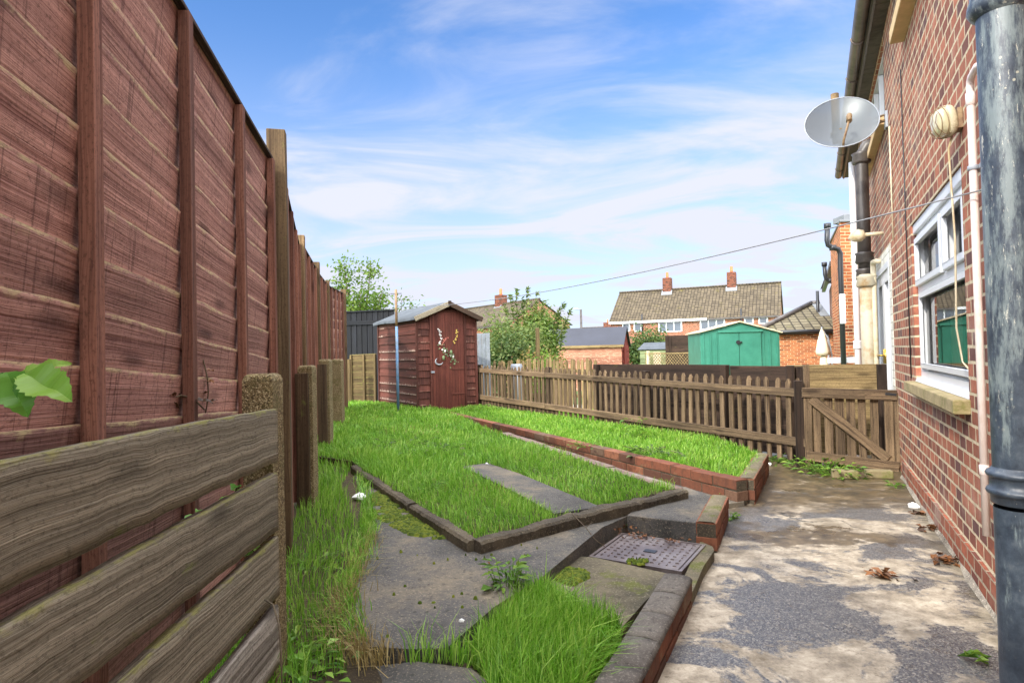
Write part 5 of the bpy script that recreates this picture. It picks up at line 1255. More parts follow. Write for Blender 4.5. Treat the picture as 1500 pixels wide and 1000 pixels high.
for (x0,x1) in ((.235,.487),(.493,.765)):
    b=MB(); b.hexa([P(L*x0,-.045,z0+.05),P(L*x1,-.045,z0+.05),P(L*x1,-.005,z0+.05),P(L*x0,-.005,z0+.05),P(L*x0,-.045,dz),P(L*x1,-.045,dz),P(L*x1,-.005,dz),P(L*x0,-.005,dz)]); dd=build_at(b,'door',M['green_metal'],root,.006)
b=MB(); b.beam(P(L*.22,-.06,dz+.02),P(L*.78,-.06,dz+.02),.04,.05,side=so); build_at(b,'door_track',M['green_metal'],root)
b=MB(); cc=P(L*.47,-.07,at(1085,501,15.2).z); b.tube([cc,cc-k*.03],.05,12); b.tube([P(L*.49,-.07,cc.z),P(L*.52,-.07,cc.z)],.02,8); build_at(b,'padlock_handle',M['black_metal'],root)
for (xa,xb,za,zb_) in ((-.03,.5,ze-.012,zp+.02),(.5,1.03,zp+.02,ze2-.012)):
    b=MB(); b.hexa([P(L*xa,-.08,za),P(L*xb,-.08,zb_),P(L*xb,D+.06,zb_),P(L*xa,D+.06,za),P(L*xa,-.08,za+.03),P(L*xb,-.08,zb_+.03),P(L*xb,D+.06,zb_+.03),P(L*xa,D+.06,za+.03)]); build_at(b,'roof',M['cream_plastic'],root)
# parasol
c=at(1205,520,17.0); root=empty('folded_parasol',(c.x,17,gz(17)),0,'closed cream garden parasol in front of the orange brick garage','parasol')
def parprof(z): return z
b=MB(); zt=at(1202,483,17).z; zb2=at(1204,521,17).z; n=14; prof=[(zt+.02,.02),(zt-.06,.05),(zt-.3,.11),(zb2+.12,.165),(zb2+.03,.15),(zb2,.07)]
rings=[[V((c.x+math.cos(q*6.283/n)*r*(1+.16*(q%2)),17+math.sin(q*6.283/n)*r*(1+.16*(q%2)),z)) for q in range(n)] for z,r in prof]
for i in range(len(rings)-1):
    for q in range(n): q2=(q+1)%n; b.poly([rings[i+1][q],rings[i+1][q2],rings[i][q2],rings[i][q]],smooth=True)
build_at(b,'canopy',M['fabric'],root)
b=MB(); rings=[[V((c.x+.03+math.cos(q*6.283/n)*r,17+math.sin(q*6.283/n)*r,z)) for q in range(n)] for z,r in ((zb2+.01,.05),(zb2-.08,.1),(zb2-.35,.11))]
for i in range(2):
    for q in range(n): q2=(q+1)%n; b.poly([rings[i+1][q],rings[i+1][q2],rings[i][q2],rings[i][q]],smooth=True)
build_at(b,'skirt',M['fabric'],root)
b=MB(); b.tube([(c.x,17,gz(17)),(c.x,17,zt+.08)],.02,8); pts=[(c.x+.05,17.05,zt-.02),(c.x+.2,17.05,zt-.25),(c.x+.28,17.05,zt-.7),(c.x+.27,17.05,gz(17))]; b.tube(pts,.022,8); build_at(b,'pole',M['lead'],root)
# garage with hipped roof
Yg2=21.5; a=at(1112,500,Yg2); c=at(1229,500,Yg2-.6); A=V((a.x,a.y,0));B=V((c.x,c.y,0)); d=(B-A).normalized(); k=V((-d.y,d.x,0)); L=(B-A).length; z0=gz(21)-.05; ze=at(1190,484,Yg2).z
root=empty('brick_garage',(A.x,A.y,z0),0,'orange brick garage with a hipped brown tile roof beyond the green metal shed','garage'); P=lambda x,y,z:A+d*x+k*y+V((0,0,z)); D=5.0
def brickbox(P,x0,x1,y0,y1,z0,z1,mat,name,root,u=(0,0)):
    b=MB()
    c=[P(x0,y0,z0),P(x1,y0,z0),P(x1,y1,z0),P(x0,y1,z0),P(x0,y0,z1),P(x1,y0,z1),P(x1,y1,z1),P(x0,y1,z1)]
    for f,L1 in (((0,1,5,4),x1-x0),((1,2,6,5),y1-y0),((2,3,7,6),x1-x0),((3,0,4,7),y1-y0)):
        b.poly([c[i] for i in f],uvs=[(0,z0),(L1,z0),(L1,z1),(0,z1)])
    b.poly([c[i] for i in (4,5,6,7)]); return build_at(b,name,M[mat],root)
brickbox(P,.15,L,0,D,z0,ze,'brick_orange','walls',root)
zr3=at(1190,446,Yg2+2.0).z; xr=(at(1166,446,Yg2+2).x-A.x)
def roofpoly(b,pts,udir):
    # uv: u along eaves, v up the slope
    pts=[V(p) for p in pts]; n=(pts[1]-pts[0]).cross(pts[2]-pts[0]).normalized(); u=V(udir).normalized(); w=n.cross(u); b.poly(pts,uvs=[(p.dot(u),p.dot(w)) for p in pts])
b=MB(); roofpoly(b,[P(-.1,-.2,ze),P(L+.02,-.2,ze),P(L+.02,D/2,zr3),P(xr,D/2,zr3)],d); roofpoly(b,[P(-.1,D+.2,ze),P(-.1,-.2,ze),P(xr,D/2,zr3)],-k); roofpoly(b,[P(L,D+.2,ze),P(-.1,D+.2,ze),P(xr,D/2,zr3),P(L,D/2,zr3)],-d); build_at(b,'roof',M['tiles_garage'],root)
b=MB(); b.tube([P(-.1,-.2,ze+.04),P(xr,D/2,zr3+.05)],.09,8); b.tube([P(xr,D/2,zr3+.05),P(L,D/2,zr3+.05)],.09,8); build_at(b,'ridge_tiles',M['lead_dark'] if 'lead_dark' in M else M['dark_pipe'],root)
b=MB(); b.tube([P(-.1,-.27,ze-.04),P(L,-.27,ze-.04)],.06,8); b.beam(P(-.1,-.2,ze-.06),P(L,-.2,ze-.06),.02,.14,side=(0,1,0)); build_at(b,'gutter',M['black_metal'],root)
b=MB(); b.beam(P(L-.12,-.0,ze+.02),P(L-.12,D/2,zr3+.03),.3,.03,side=d); build_at(b,'flashing',M['flashing'],root)
b=MB(); q=P((at(1206,446,Yg2).x-A.x),1.6,0); b.tube([(q.x,q.y,ze),(q.x,q.y,at(1207,428,Yg2+1.6).z)],.055,8); build_at(b,'vent_pipe',M['black_metal'],root)
b=MB(); q=P(L-.35,-.05,0); b.tube([(q.x,q.y,z0),(q.x,q.y,ze-.05)],.03,8); build_at(b,'downpipe',M['lead'],root)
# ================================================================ far brick houses
def far_house(name,A,B,depth,ze,zr,label,wins,chims,white=.6,z0=None,mat='brick_far',tile='tiles'):
    A=V((A[0],A[1],0));B=V((B[0],B[1],0)); d=(B-A).normalized(); k=V((-d.y,d.x,0)); L=(B-A).length; z0=gz(60)-.1
    root=empty(name,(A.x,A.y,z0),0,label,'house'); P=lambda x,y,z:A+d*x+k*y+V((0,0,z))
    b=MB()
    for f,L1 in (((0,0),(L,0)),((L,0),(L,depth)),((L,depth),(0,depth)),((0,depth),(0,0))): pass
    c=[P(0,0,z0),P(L,0,z0),P(L,depth,z0),P(0,depth,z0),P(0,0,ze),P(L,0,ze),P(L,depth,ze),P(0,depth,ze)]
    for f,L1 in (((0,1,5,4),L),((1,2,6,5),depth),((2,3,7,6),L),((3,0,4,7),depth)): b.poly([c[i] for i in f],uvs=[(0,z0),(L1,z0),(L1,ze),(0,ze)])
    b.poly([P(L,0,ze),P(L,depth,ze),P(L,depth/2,zr)],uvs=[(0,ze),(depth,ze),(depth/2,zr)]); b.poly([P(0,depth,ze),P(0,0,ze),P(0,depth/2,zr)],uvs=[(0,ze),(depth,ze),(depth/2,zr)])
    build_at(b,'walls',M[mat],root)
    b=MB(); o=.3; sl=(zr-ze)/(depth/2); zl=ze-sl*o; roofpoly(b,[P(-.15,-o,zl+.1),P(L+.15,-o,zl+.1),P(L+.15,depth/2,zr+.1),P(-.15,depth/2,zr+.1)],d); roofpoly(b,[P(L+.15,depth+o,zl+.1),P(-.15,depth+o,zl+.1),P(-.15,depth/2,zr+.1),P(L+.15,depth/2,zr+.1)],-d)
    for s in (-.15,L+.15): b.poly([P(s,-o,zl-.05),P(s,-o,zl+.1),P(s,depth/2,zr+.1),P(s,depth/2,zr-.1)])
    rf=build_at(b,'roof',M[tile],root)
    b=MB(); b.tube([P(-.15,depth/2,zr+.12),P(L+.15,depth/2,zr+.12)],.12,8); build_at(b,'ridge_tiles',M[tile],rf)
    b=MB(); b.beam(P(-.15,-o,zl+.0),P(L*white,-o,zl+.0),.05,.22,side=(0,1,0)); build_at(b,'white_gutter',M['upvc'],root)
    b=MB(); b.beam(P(L*white,-o,zl+.0),P(L+.15,-o,zl+.0),.05,.16,side=(0,1,0)); build_at(b,'gutter',M['dark_pipe'],root)
    for (x,w,zb_,zt_,nm) in wins:
        b=MB(); fw=.09
        b.beam(P(x,-.03,zb_),P(x+w,-.03,zb_),.08,fw,side=(0,1,0)); b.beam(P(x,-.03,zt_),P(x+w,-.03,zt_),.08,fw,side=(0,1,0))
        for q in range(nm+1): b.beam(P(x+w*q/nm,-.034,zb_),P(x+w*q/nm,-.034,zt_),.08,fw*(1.3 if q in (0,nm) else 1),side=(0,1,0))
        fr=build_at(b,'window',M['upvc'],root)
        b=MB(); b.poly([P(x,-.012,zb_),P(x+w,-.012,zb_),P(x+w,-.012,zt_),P(x,-.012,zt_)]); build_at(b,'pane',M['far_glass'],fr)
    for (x,w,ht) in chims:
        b=MB(); zc=zr+ht; cq=[P(x,depth/2-.45,zr-.9),P(x+w,depth/2-.45,zr-.9),P(x+w,depth/2+.45,zr-.9),P(x,depth/2+.45,zr-.9)]
        up_=[p+V((0,0,ht+.9)) for p in cq]
        for i in range(4): j=(i+1)%4; L1=(cq[j]-cq[i]).length; b.poly([cq[i],cq[j],up_[j],up_[i]],uvs=[(0,0),(L1,0),(L1,ht+.9),(0,ht+.9)])
        b.poly(up_); ch=build_at(b,'chimney',M['chimney_brick'],rf)
        b=MB(); c=(up_[0]+up_[2])/2; b.tube([c,c+V((0,0,.12)),c+V((0,0,.62))],.16,10,True,[.17,.15,.13]); build_at(b,'chimney_pot',M['terracotta'],ch)
        b=MB(); z_=zr-.9+0.05; b.hexa([P(x-.12,depth/2-.75,zr-.55),P(x+w+.12,depth/2-.75,zr-.55),P(x+w+.12,depth/2-.3,zr-.06),P(x-.12,depth/2-.3,zr-.06),P(x-.12,depth/2-.75,zr-.45),P(x+w+.12,depth/2-.75,zr-.45),P(x+w+.12,depth/2-.3,zr+.04),P(x-.12,depth/2-.3,zr+.04)]); build_at(b,'flashing',M['flashing'],ch)
    return root,P,L
hl=at(895,470,64); hr=at(1141,462,57); ze=3.1+EYE; zr4=6.25+EYE
A=V((hl.x,hl.y,0));B=V((hr.x,hr.y,0)); LL=(B-A).length
def fxp(px):   # distance along the far facade for a pixel column
    r=ray(px,470); dd=(B-A).normalized()
    # intersect in plan
    det=dd.x*(-r.y)-dd.y*(-r.x); t=((-A.x)*(-r.y)-(-A.y)*(-r.x))/det; return t
def wz(px,py): 
    t=fxp(px); p=A+(B-A).normalized()*t; return at(px,py,p.y).z
wins=[(fxp(912),fxp(922)-fxp(912),wz(917,485),wz(917,472),1),(fxp(929),fxp(939)-fxp(929),wz(934,485),wz(934,472),1),(fxp(965),fxp(998)-fxp(965),wz(981,485.5),wz(981,470.5),3),(fxp(1026),fxp(1061)-fxp(1026),wz(1043,482),wz(1043,467.5),3),(fxp(1091),fxp(1103)-fxp(1091),wz(1097,474),wz(1097,465),1),(fxp(1112),fxp(1124)-fxp(1112),wz(1118,474),wz(1118,464.5),1)]
hroot,HP_,LL=far_house('brick_house',(A.x,A.y),(B.x,B.y),8.0,ze,zr4,'red brick semis with a long brown tiled roof and two chimneys',wins,[(fxp(961)+.0,.85,1.35),(fxp(1060),.85,1.45)])
for px in (941,1086):
    t=fxp(px); b=MB(); b.tube([HP_(t,-.15,wz(px,492)),HP_(t,-.15,wz(px,452 if px>1000 else 460))],.08,8); build_at(b,'vent_pipe',M['black_metal'],hroot)
# far left house with chimney
a=at(640,470,62); c=at(742,470,52); 
far_house('brick_house',(a.x,a.y),(c.x,c.y),7.0,at(742,474,52).z,at(750,441,54).z,'brown roofed house with one chimney behind the bushes by the shed',[],[(6.0,.8,1.0)],white=0.02)
# tiny distant bungalow roof
a=at(846,482,120); c=at(897,482,118); far_house('distant_house',(a.x,a.y),(c.x,c.y),7.0,at(870,486,119).z,at(870,480,121).z,'distant brown roofed bungalow left of the brick semis',[],[(4.6,1.6,1.0)],white=0.02)
# street lamp
c=at(852,500,78); root=empty('street_lamp',(c.x,78,gz(60)),0,'grey street lamp far away above the red shed roof','street lamp'); zt=at(852,453,78).z
b=MB(); b.tube([(c.x,78,gz(60)),(c.x,78,1.5),(c.x,78,zt)],.1,8,True,[.16,.16,.13]); build_at(b,'pole',M['dark_pipe'],root)
b=MB(); b.tube([(c.x,78,zt),(c.x-.7,78,zt+.05)],.06,8); build_at(b,'arm',M['lead'],root)
b=MB(); b.hexa([(c.x-1.3,77.85,zt),(c.x-.4,77.85,zt+.02),(c.x-.4,78.15,zt+.02),(c.x-1.3,78.15,zt),(c.x-1.2,77.9,zt+.14),(c.x-.4,77.9,zt+.18),(c.x-.4,78.1,zt+.18),(c.x-1.2,78.1,zt+.14)]); build_at(b,'lamp_head',M['lead'],root,.02)
# ================================================================ the house on the right
zEv=Hs(1304,0)[1]; sEnd=Hs(1256,480)[0]; S0=-1.2
house=empty('brick_house',(HX0,0,0),0,'red brick house wall filling the right side of the view','house')
bigW=(Hs(1417,500)[0],Hs(1340,500)[0],Hs(1345,560)[1],Hs(1341,322)[1])      # s0,s1,z0,z1
paint=(Hs(1309,480)[0],Hs(1273,480)[0],0,Hs(1308,352)[1])
door_=(Hs(1306,480)[0],Hs(1286,480)[0],.06,Hs(1304,378)[1])
upW=(Hs(1301,300)[0],Hs(1276,300)[0],Hs(1301,162)[1],zEv-.02)
nearU=(Hs(1352,50)[0]-1.0,Hs(1324,60)[0],Hs(1322,64)[1]+.05,zEv-.1)
farU=(Hs(1268,300)[0],Hs(1262,300)[0],2.2,3.3)
holes=[bigW,door_,upW,nearU]
REV=.05
def wall_grid(b,s0,s1,z0,z1,holes,d=0):
    ss=sorted(set([s0,s1]+[h[0] for h in holes]+[h[1] for h in holes])); zz=sorted(set([z0,z1]+[h[2] for h in holes]+[h[3] for h in holes]))
    ss=[s for s in ss if s0<=s<=s1]; zz=[z for z in zz if z0<=z<=z1]
    for i in range(len(ss)-1):
        for j in range(len(zz)-1):
            cs=(ss[i]+ss[i+1])/2;cz=(zz[j]+zz[j+1])/2
            if any(h[0]<cs<h[1] and h[2]<cz<h[3] for h in holes): continue
            q=[(ss[i],zz[j]),(ss[i],zz[j+1]),(ss[i+1],zz[j+1]),(ss[i+1],zz[j])]
            b.poly([H_(s,d,z) for s,z in q],uvs=[(s,z) for s,z in q])
b=MB(); wall_grid(b,S0,sEnd,-.1,zEv+.1,holes)
for (s0,s1,z0,z1) in holes:
    for s,fl in ((s0,0),(s1,1)):
        q=[H_(s,0,z0),H_(s,0,z1),H_(s,-REV-.03,z1),H_(s,-REV-.03,z0)]; uv=[(s,z0),(s,z1),(s+.115,z1),(s+.115,z0)]
        if fl: q=q[::-1];uv=uv[::-1]
        b.poly(q,uvs=uv)
    b.poly([H_(s0,0,z1),H_(s1,0,z1),H_(s1,-REV-.03,z1),H_(s0,-REV-.03,z1)],uvs=[(s0,0),(s1,0),(s1,.1),(s0,.1)])
    b.poly([H_(s0,0,z0),H_(s0,-REV-.03,z0),H_(s1,-REV-.03,z0),H_(s1,0,z0)],uvs=[(s0,0),(s0,.1),(s1,.1),(s1,0)])
# end wall and far side
for q,L in (([H_(sEnd,0,-.1),H_(sEnd,0,zEv+.1),H_(sEnd,-6,zEv+.1),H_(sEnd,-6,-.1)],6),([H_(S0,-6,-.1),H_(S0,-6,zEv+.1),H_(S0,0,zEv+.1),H_(S0,0,-.1)],6)):
    b.poly(q,uvs=[(0,-.1),(0,zEv+.1),(L,zEv+.1),(L,-.1)])
build_at(b,'wall',M['brick_house'],house)
# plinth: projecting damp course band of two courses
b=MB(); sP=Hs(1326,690)[0]
zpl=.1378
c=[H_(S0,0,-.1),H_(S0,.022,-.1),H_(sP,.022,-.1),H_(sP,0,-.1)]; t=[H_(S0,0,zpl),H_(S0,.022,zpl),H_(sP,.022,zpl),H_(sP,0,zpl)]
b.poly([c[1],t[1],t[2],c[2]],uvs=[(S0,-.1),(S0,zpl),(sP,zpl),(sP,-.1)]); b.poly([t[0],t[3],t[2],t[1]],uvs=[(S0,.0),(sP,.0),(sP,.02),(S0,.02)]); b.poly([c[2],t[2],t[3],c[3]])
build_at(b,'plinth',M['plinth'] if 'plinth' in M else M['brick_house'],house)
b=MB(); 
c=[(0,0.0),(.045,0.0),(.012,.05)]
n=30
for i in range(n):
    s0=-.5+(sP+.5)*i/n; s1=-.5+(sP+.5)*(i+1)/n; w=lambda s:.012+.006*math.sin(s*7)+.004*math.sin(s*19)
    b.poly([H_(s0,.022+w(s0),.001),H_(s0,.023,.025+.008*math.sin(s0*11)),H_(s1,.023,.025+.008*math.sin(s1*11)),H_(s1,.022+w(s1),.001)],smooth=True)
build_at(b,'mortar_fillet',M['fillet'],house)
# ---- windows
def hbeam(b,s0,z0,s1,z1,d,w,t):
    b.beam(H_(s0,d,z0),H_(s1,d,z1),w,t,side=(HN if False else None) if False else ((0,0,1) if abs(z1-z0)<abs(s1-s0) else HW))
def frame_ring(b,s0,s1,z0,z1,d,w,t):
    hbeam(b,s0,z0+w/2,s1,z0+w/2,d,w,t); hbeam(b,s0,z1-w/2,s1,z1-w/2,d,w,t)
    hbeam(b,s0+w/2,z0+w,s0+w/2,z1-w,d,w,t); hbeam(b,s1-w/2,z0+w,s1-w/2,z1-w,d,w,t)
def uwindow(h,lab,transom=None,mull=None,lintel=0,d=-REV+.02,w=.045,name='window'):
    s0,s1,z0,z1=h; b=MB(); frame_ring(b,s0,s1,z0,z1-lintel,d-.03,w,.06)
    if transom: hbeam(b,s0+w,transom,s1-w,transom,d-.028,w*1.0,.062)
    for (s,za,zb) in mull or []: hbeam(b,s,za,s,zb,d-.029,w,.061)
    fr=build_at(b,name,M['upvc'],house,.004); tag(fr,lab)
    b=MB(); b.poly([H_(s0+.02,d-.035,z0+.02),H_(s0+.02,d-.035,z1-lintel-.02),H_(s1-.02,d-.035,z1-lintel-.02),H_(s1-.02,d-.035,z0+.02)]); build_at(b,'pane',M['glass'],fr)
    return fr
s0,s1,z0,z1=bigW
lin_=.062; zt=z1-lin_; trz=Hs(1345,422)[1]; sm=Hs(1378,450)[0]
fr=uwindow((s0,s1,z0+.027,z1),'big white framed window with two top lights',transom=trz,mull=[(sm,trz+.02,zt-.05)],lintel=lin_)
b=MB(); b.beam(H_(s0,-.035,z1-lin_/2),H_(s1,-.035,z1-lin_/2),lin_,.05,side=(0,0,1)); build_at(b,'lintel_band',M['upvc'],house,.004)
# opening top light sashes proud of the frame
for (a,c) in ((sm+.03,s1-.05),(s0+.05,sm-.03)):
    b=MB(); frame_ring(b,a,c,trz+.022,zt-.04,-REV+.03,.036,.025); build_at(b,'sash',M['upvc'],fr,.005)
b=MB(); frame_ring(b,s0+.05,s1-.05,z0+.095,trz-.025,-REV+.018,.03,.02); build_at(b,'glazing_bead',M['upvc'],fr,.003)
b=MB(); b.hexa([H_(s,dd,z) for z,pr in ((z0+.004,0),(z0+.028,1)) for s,dd in ((s0,-.07),(s1,-.07),(s1,.006-.012*pr),(s0,.006-.012*pr))]); build_at(b,'plastic_sill',M['upvc'],fr,.004)
b=MB(); b.hexa([H_(s,dd,z) for z,pr in ((z0-.062,0),(z0+.003,0)) for s,dd in ((s0-.02,-.05),(s1+.06,-.05),(s1+.06,.065),(s0-.02,.065))]); build_at(b,'stone_sill',M['sill'],house,.006)
# interior box behind the big window
def room(s0,s1,z0,z1,dep,name='room_recess'):
    b=MB(); d0=-REV-.06
    P=[H_(s,d,z) for s in (s0-.02,s1+.02) for d in (d0,-dep) for z in (z0-.05,z1+.05)]
    g=lambda i,j,k:P[i*4+j*2+k]
    b.poly([g(0,1,0),g(0,1,1),g(1,1,1),g(1,1,0)]); b.poly([g(0,0,0),g(0,1,0),g(1,1,0),g(1,0,0)]); b.poly([g(0,0,1),g(1,0,1),g(1,1,1),g(0,1,1)]); b.poly([g(0,0,0),g(0,0,1),g(0,1,1),g(0,1,0)]); b.poly([g(1,0,0),g(1,1,0),g(1,1,1),g(1,0,1)])
    return build_at(b,name,M['room'],house)
room(s0,s1,z0,z1,1.6)
b=MB()
for i in range(12):
    sa=s1-.02-.03*i; b.poly([H_(sa,-.2-.02*(i%2),z0+.05),H_(sa,-.2-.02*(i%2),z1-.12),H_(sa-.03,-.2-.02*((i+1)%2),z1-.12),H_(sa-.03,-.2-.02*((i+1)%2),z0+.05)],smooth=True)
build_at(b,'curtain',M['curtain'],house)
# upper windows
s0,s1,z0,z1=upW; fr=uwindow((s0,s1,z0+.02,z1),'upper white framed window under the eaves beside the dish',mull=[(s0+(s1-s0)*.45,z0+.07,z1-.05),(s0+(s1-s0)*.75,z0+.07,z1-.05)],transom=None,d=-.03); room(s0,s1,z0,z1,1.2)
b=MB(); b.hexa([H_(s,dd,z) for z in (z0-.055,z0+.018) for s,dd in ((s0-.06,-.05),(s1+.12,-.05),(s1+.12,.07),(s0-.06,.07))]); build_at(b,'stone_sill',M['sill_light'],house,.004)
s0,s1,z0,z1=nearU; fr=uwindow((s0,s1,z0+.02,z1),'near upper window, only its sill in view',mull=[((s0+s1)/2,z0+.07,z1-.05)]); room(s0,s1,z0,z1,1.2)
b=MB(); b.hexa([H_(s,dd,z) for z in (z0-.07,z0+.018) for s,dd in ((s0-.06,-.05),(s1+.0,-.05),(s1+.0,.085),(s0-.06,.085))]); build_at(b,'stone_sill',M['sill_light'],house,.004)
# painted brick surround and french doors
s0,s1,z0,z1=paint; b=MB(); wall_grid(b,s0,s1,0,z1,[door_],d=.004)
for s in (s0,s1): b.poly([H_(s,0,0),H_(s,.004,0),H_(s,.004,z1),H_(s,0,z1)])
b.poly([H_(s0,0,z1),H_(s1,0,z1),H_(s1,.004,z1),H_(s0,.004,z1)]); build_at(b,'painted_brickwork',M['painted_brick'],house)
ds0,ds1,dz0,dz1=door_; b=MB(); frame_ring(b,ds0,ds1,dz0,dz1,-.02,.06,.06); dm=(ds0+ds1)/2
dfr=build_at(b,'door_frame',M['upvc'],house,.004)
for (a,c) in ((ds0+.06,dm-.005),(dm+.005,ds1-.06)):
    b=MB(); frame_ring(b,a,c,dz0+.06,dz1-.06,-.03,.1,.05); dd=build_at(b,'french_door',M['upvc'],house,.004)
    b=MB(); b.poly([H_(a+.05,-.04,dz0+.1),H_(a+.05,-.04,dz1-.1),H_(c-.05,-.04,dz1-.1),H_(c-.05,-.04,dz0+.1)]); build_at(b,'pane',M['glass'],dd)
    b=MB(); hz=Hs(1294,520)[1]; e=dm+(.055 if a>dm-.1 and a>ds0+.1 else -.055); b.tube([H_(e,0,hz-.08),H_(e,0,hz+.06)],.012,8); b.tube([H_(e,.005,hz),H_(e,.05,hz),H_(e+.1,.05,hz)],.009,8); build_at(b,'handle',M['brass'],dd)
room(ds0,ds1,dz0,dz1,1.5)
# ---- eaves, soffit, gutter, roof
GO=.13
b=MB(); nb=26
for i in range(nb):
    s0=S0+(sEnd+.25-S0)*i/nb; s1=S0+(sEnd+.25-S0)*(i+1)/nb-.006
    b.hexa([H_(s0,.0,zEv+random.uniform(0,.004)),H_(s0,GO-.0,zEv+.002),H_(s1,GO-.0,zEv+.002),H_(s1,.0,zEv+random.uniform(0,.004)),H_(s0,.0,zEv+.03),H_(s0,GO-.0,zEv+.03),H_(s1,GO-.0,zEv+.03),H_(s1,.0,zEv+.03)][::1])
build_at(b,'soffit',M['mdf'],house)
b=MB(); b.beam(H_(S0,GO-.02,zEv+.06),H_(sEnd+.25,GO-.02,zEv+.06),.14,.02,side=(0,0,1)); build_at(b,'fascia',M['dark_pipe'],house)
b=MB(); gz_=zEv+.06; rr=.055; n=8
gutp=[H_(0,0,0)*0]
for i in range(40):
    s0=S0+(sEnd+.28-S0)*i/40; s1=S0+(sEnd+.28-S0)*(i+1)/40
    for k in range(n):
        a0=math.pi*(1+k/n); a1=math.pi*(1+(k+1)/n)
        q=[H_(s0,GO+.05+math.cos(a0)*rr,gz_+math.sin(a0)*rr),H_(s0,GO+.05+math.cos(a1)*rr,gz_+math.sin(a1)*rr),H_(s1,GO+.05+math.cos(a1)*rr,gz_+math.sin(a1)*rr),H_(s1,GO+.05+math.cos(a0)*rr,gz_+math.sin(a0)*rr)]
        b.poly(q,smooth=True)
for s in [S0+.9*i for i in range(1,15)]:
    if s<sEnd:
        b.tube([H_(s,GO+.05+math.cos(math.pi*(1+k/8))*(rr+.004),gz_+math.sin(math.pi*(1+k/8))*(rr+.004)) for k in range(9)],.009,5)
build_at(b,'gutter',M['gutter'],house)
b=MB(); roofpoly(b,[H_(sEnd+.2,GO+.04,zEv+.13),H_(S0-.2,GO+.04,zEv+.13),H_(S0-.2,-3,zEv+2.2),H_(sEnd+.2,-3,zEv+2.2)],-HW); roofpoly(b,[H_(S0-.2,-6.3,zEv+.13),H_(sEnd+.2,-6.3,zEv+.13),H_(sEnd+.2,-3,zEv+2.2),H_(S0-.2,-3,zEv+2.2)],HW); build_at(b,'roof',M['tiles_garage'],house)
# ---- big black soil pipe in the foreground
ps,_=Hs(1486,500,.12); pc0=H_(ps,.12,0); PR=.060
zc1=at(1475,706,pc0.y).z; ztc=at(1468,8,pc0.y).z
org=V((pc0.x,pc0.y,zc1))
sp=empty('soil_pipe',(0,0,0)); sp.parent=house; sp.location=pc0-V((HX0,0,0)); tag(sp,'big black cast iron pipe with flaking paint, right edge of the view')
b=MB(); 
def lathe(b,prof,c,seg=40):
    rings=[[V((c.x+math.cos(q*6.283185/seg)*r,c.y+math.sin(q*6.283185/seg)*r,z)) for q in range(seg)] for z,r in prof]
    for i in range(len(rings)-1):
        for q in range(seg): q2=(q+1)%seg; b.poly([rings[i][q],rings[i][q2],rings[i+1][q2],rings[i+1][q]],smooth=True)
lathe(b,[(-.05,PR*1.0),(.2,PR*1.0),(zc1-.07,PR)],pc0); lathe(b,[(zc1+.035,PR*.99),(ztc-.02,PR*.99)],pc0); build_at(b,'pipe',M['soil_pipe'],sp)
b=MB(); lathe(b,[(zc1-.06,PR),(zc1-.055,PR+.004),(zc1-.036,PR+.006),(zc1-.033,PR+.013),(zc1-.026,PR+.016),(zc1-.019,PR+.013),(zc1-.016,PR+.007),(zc1+.012,PR+.007),(zc1+.015,PR+.013),(zc1+.021,PR+.016),(zc1+.028,PR+.013),(zc1+.031,PR+.005),(zc1+.04,PR)],pc0); build_at(b,'collar',M['soil_pipe'],sp)
b=MB(); lathe(b,[(ztc-.03,PR),(ztc-.02,PR+.012),(ztc-.005,PR+.02),(ztc+.01,PR+.018),(ztc+.03,PR+.012),(ztc+.2,PR+.012),(ztc+.22,PR),(zEv+.1,PR)],pc0); build_at(b,'upper_socket',M['soil_pipe'],sp)
# ---- slim white waste pipe with elbow
ws,_=Hs(1439,500,.026); zb_=at(1441,784,H_(ws,.035,0).y).z; zt_=at(1426,118,H_(ws,.035,0).y).z; r=.0135
wp=empty('waste_pipe',(0,0,0)); wp.parent=house; wp.location=H_(ws,.035,0)-V((HX0,0,0)); tag(wp,'slim white pipe with an elbow at the top, ending just above the ground')
b=MB(); b.tube([H_(ws,.035,zb_),H_(ws,.035,(zb_+zt_)/2),H_(ws,.035,zt_-.03),H_(ws-.006,.035,zt_-.008),H_(ws-.03,.035,zt_+.004),H_(ws-.12,.035,zt_+.006),H_(ws-.16,.02,zt_+.006),H_(ws-.17,-.02,zt_+.006)],r,18); build_at(b,'pipe',M['pink_pipe'],wp)
b=MB()
for py in (688,):
    z=at(1433,py,H_(ws,.035,0).y).z; lathe(b,[(z-.02,r),(z-.018,r+.003),(z+.018,r+.003),(z+.02,r)],H_(ws,.035,0),20)
build_at(b,'socket',M['pink_pipe'],wp); b=MB()
lathe(b,[(zt_-.10,r),(zt_-.098,r+.003),(zt_-.05,r+.003),(zt_-.048,r)],H_(ws,.035,0),20); build_at(b,'socket',M['pink_pipe'],wp)
b=MB(); z=at(1429,246,H_(ws,.035,0).y).z; lathe(b,[(z-.01,r+.001),(z-.008,r+.005),(z+.008,r+.005),(z+.01,r+.001)],H_(ws,.035,0),20); b.beam(H_(ws-.05,.01,z),H_(ws+.05,.01,z),.016,.02,side=(0,0,1)); build_at(b,'clip',M['lead'],wp)
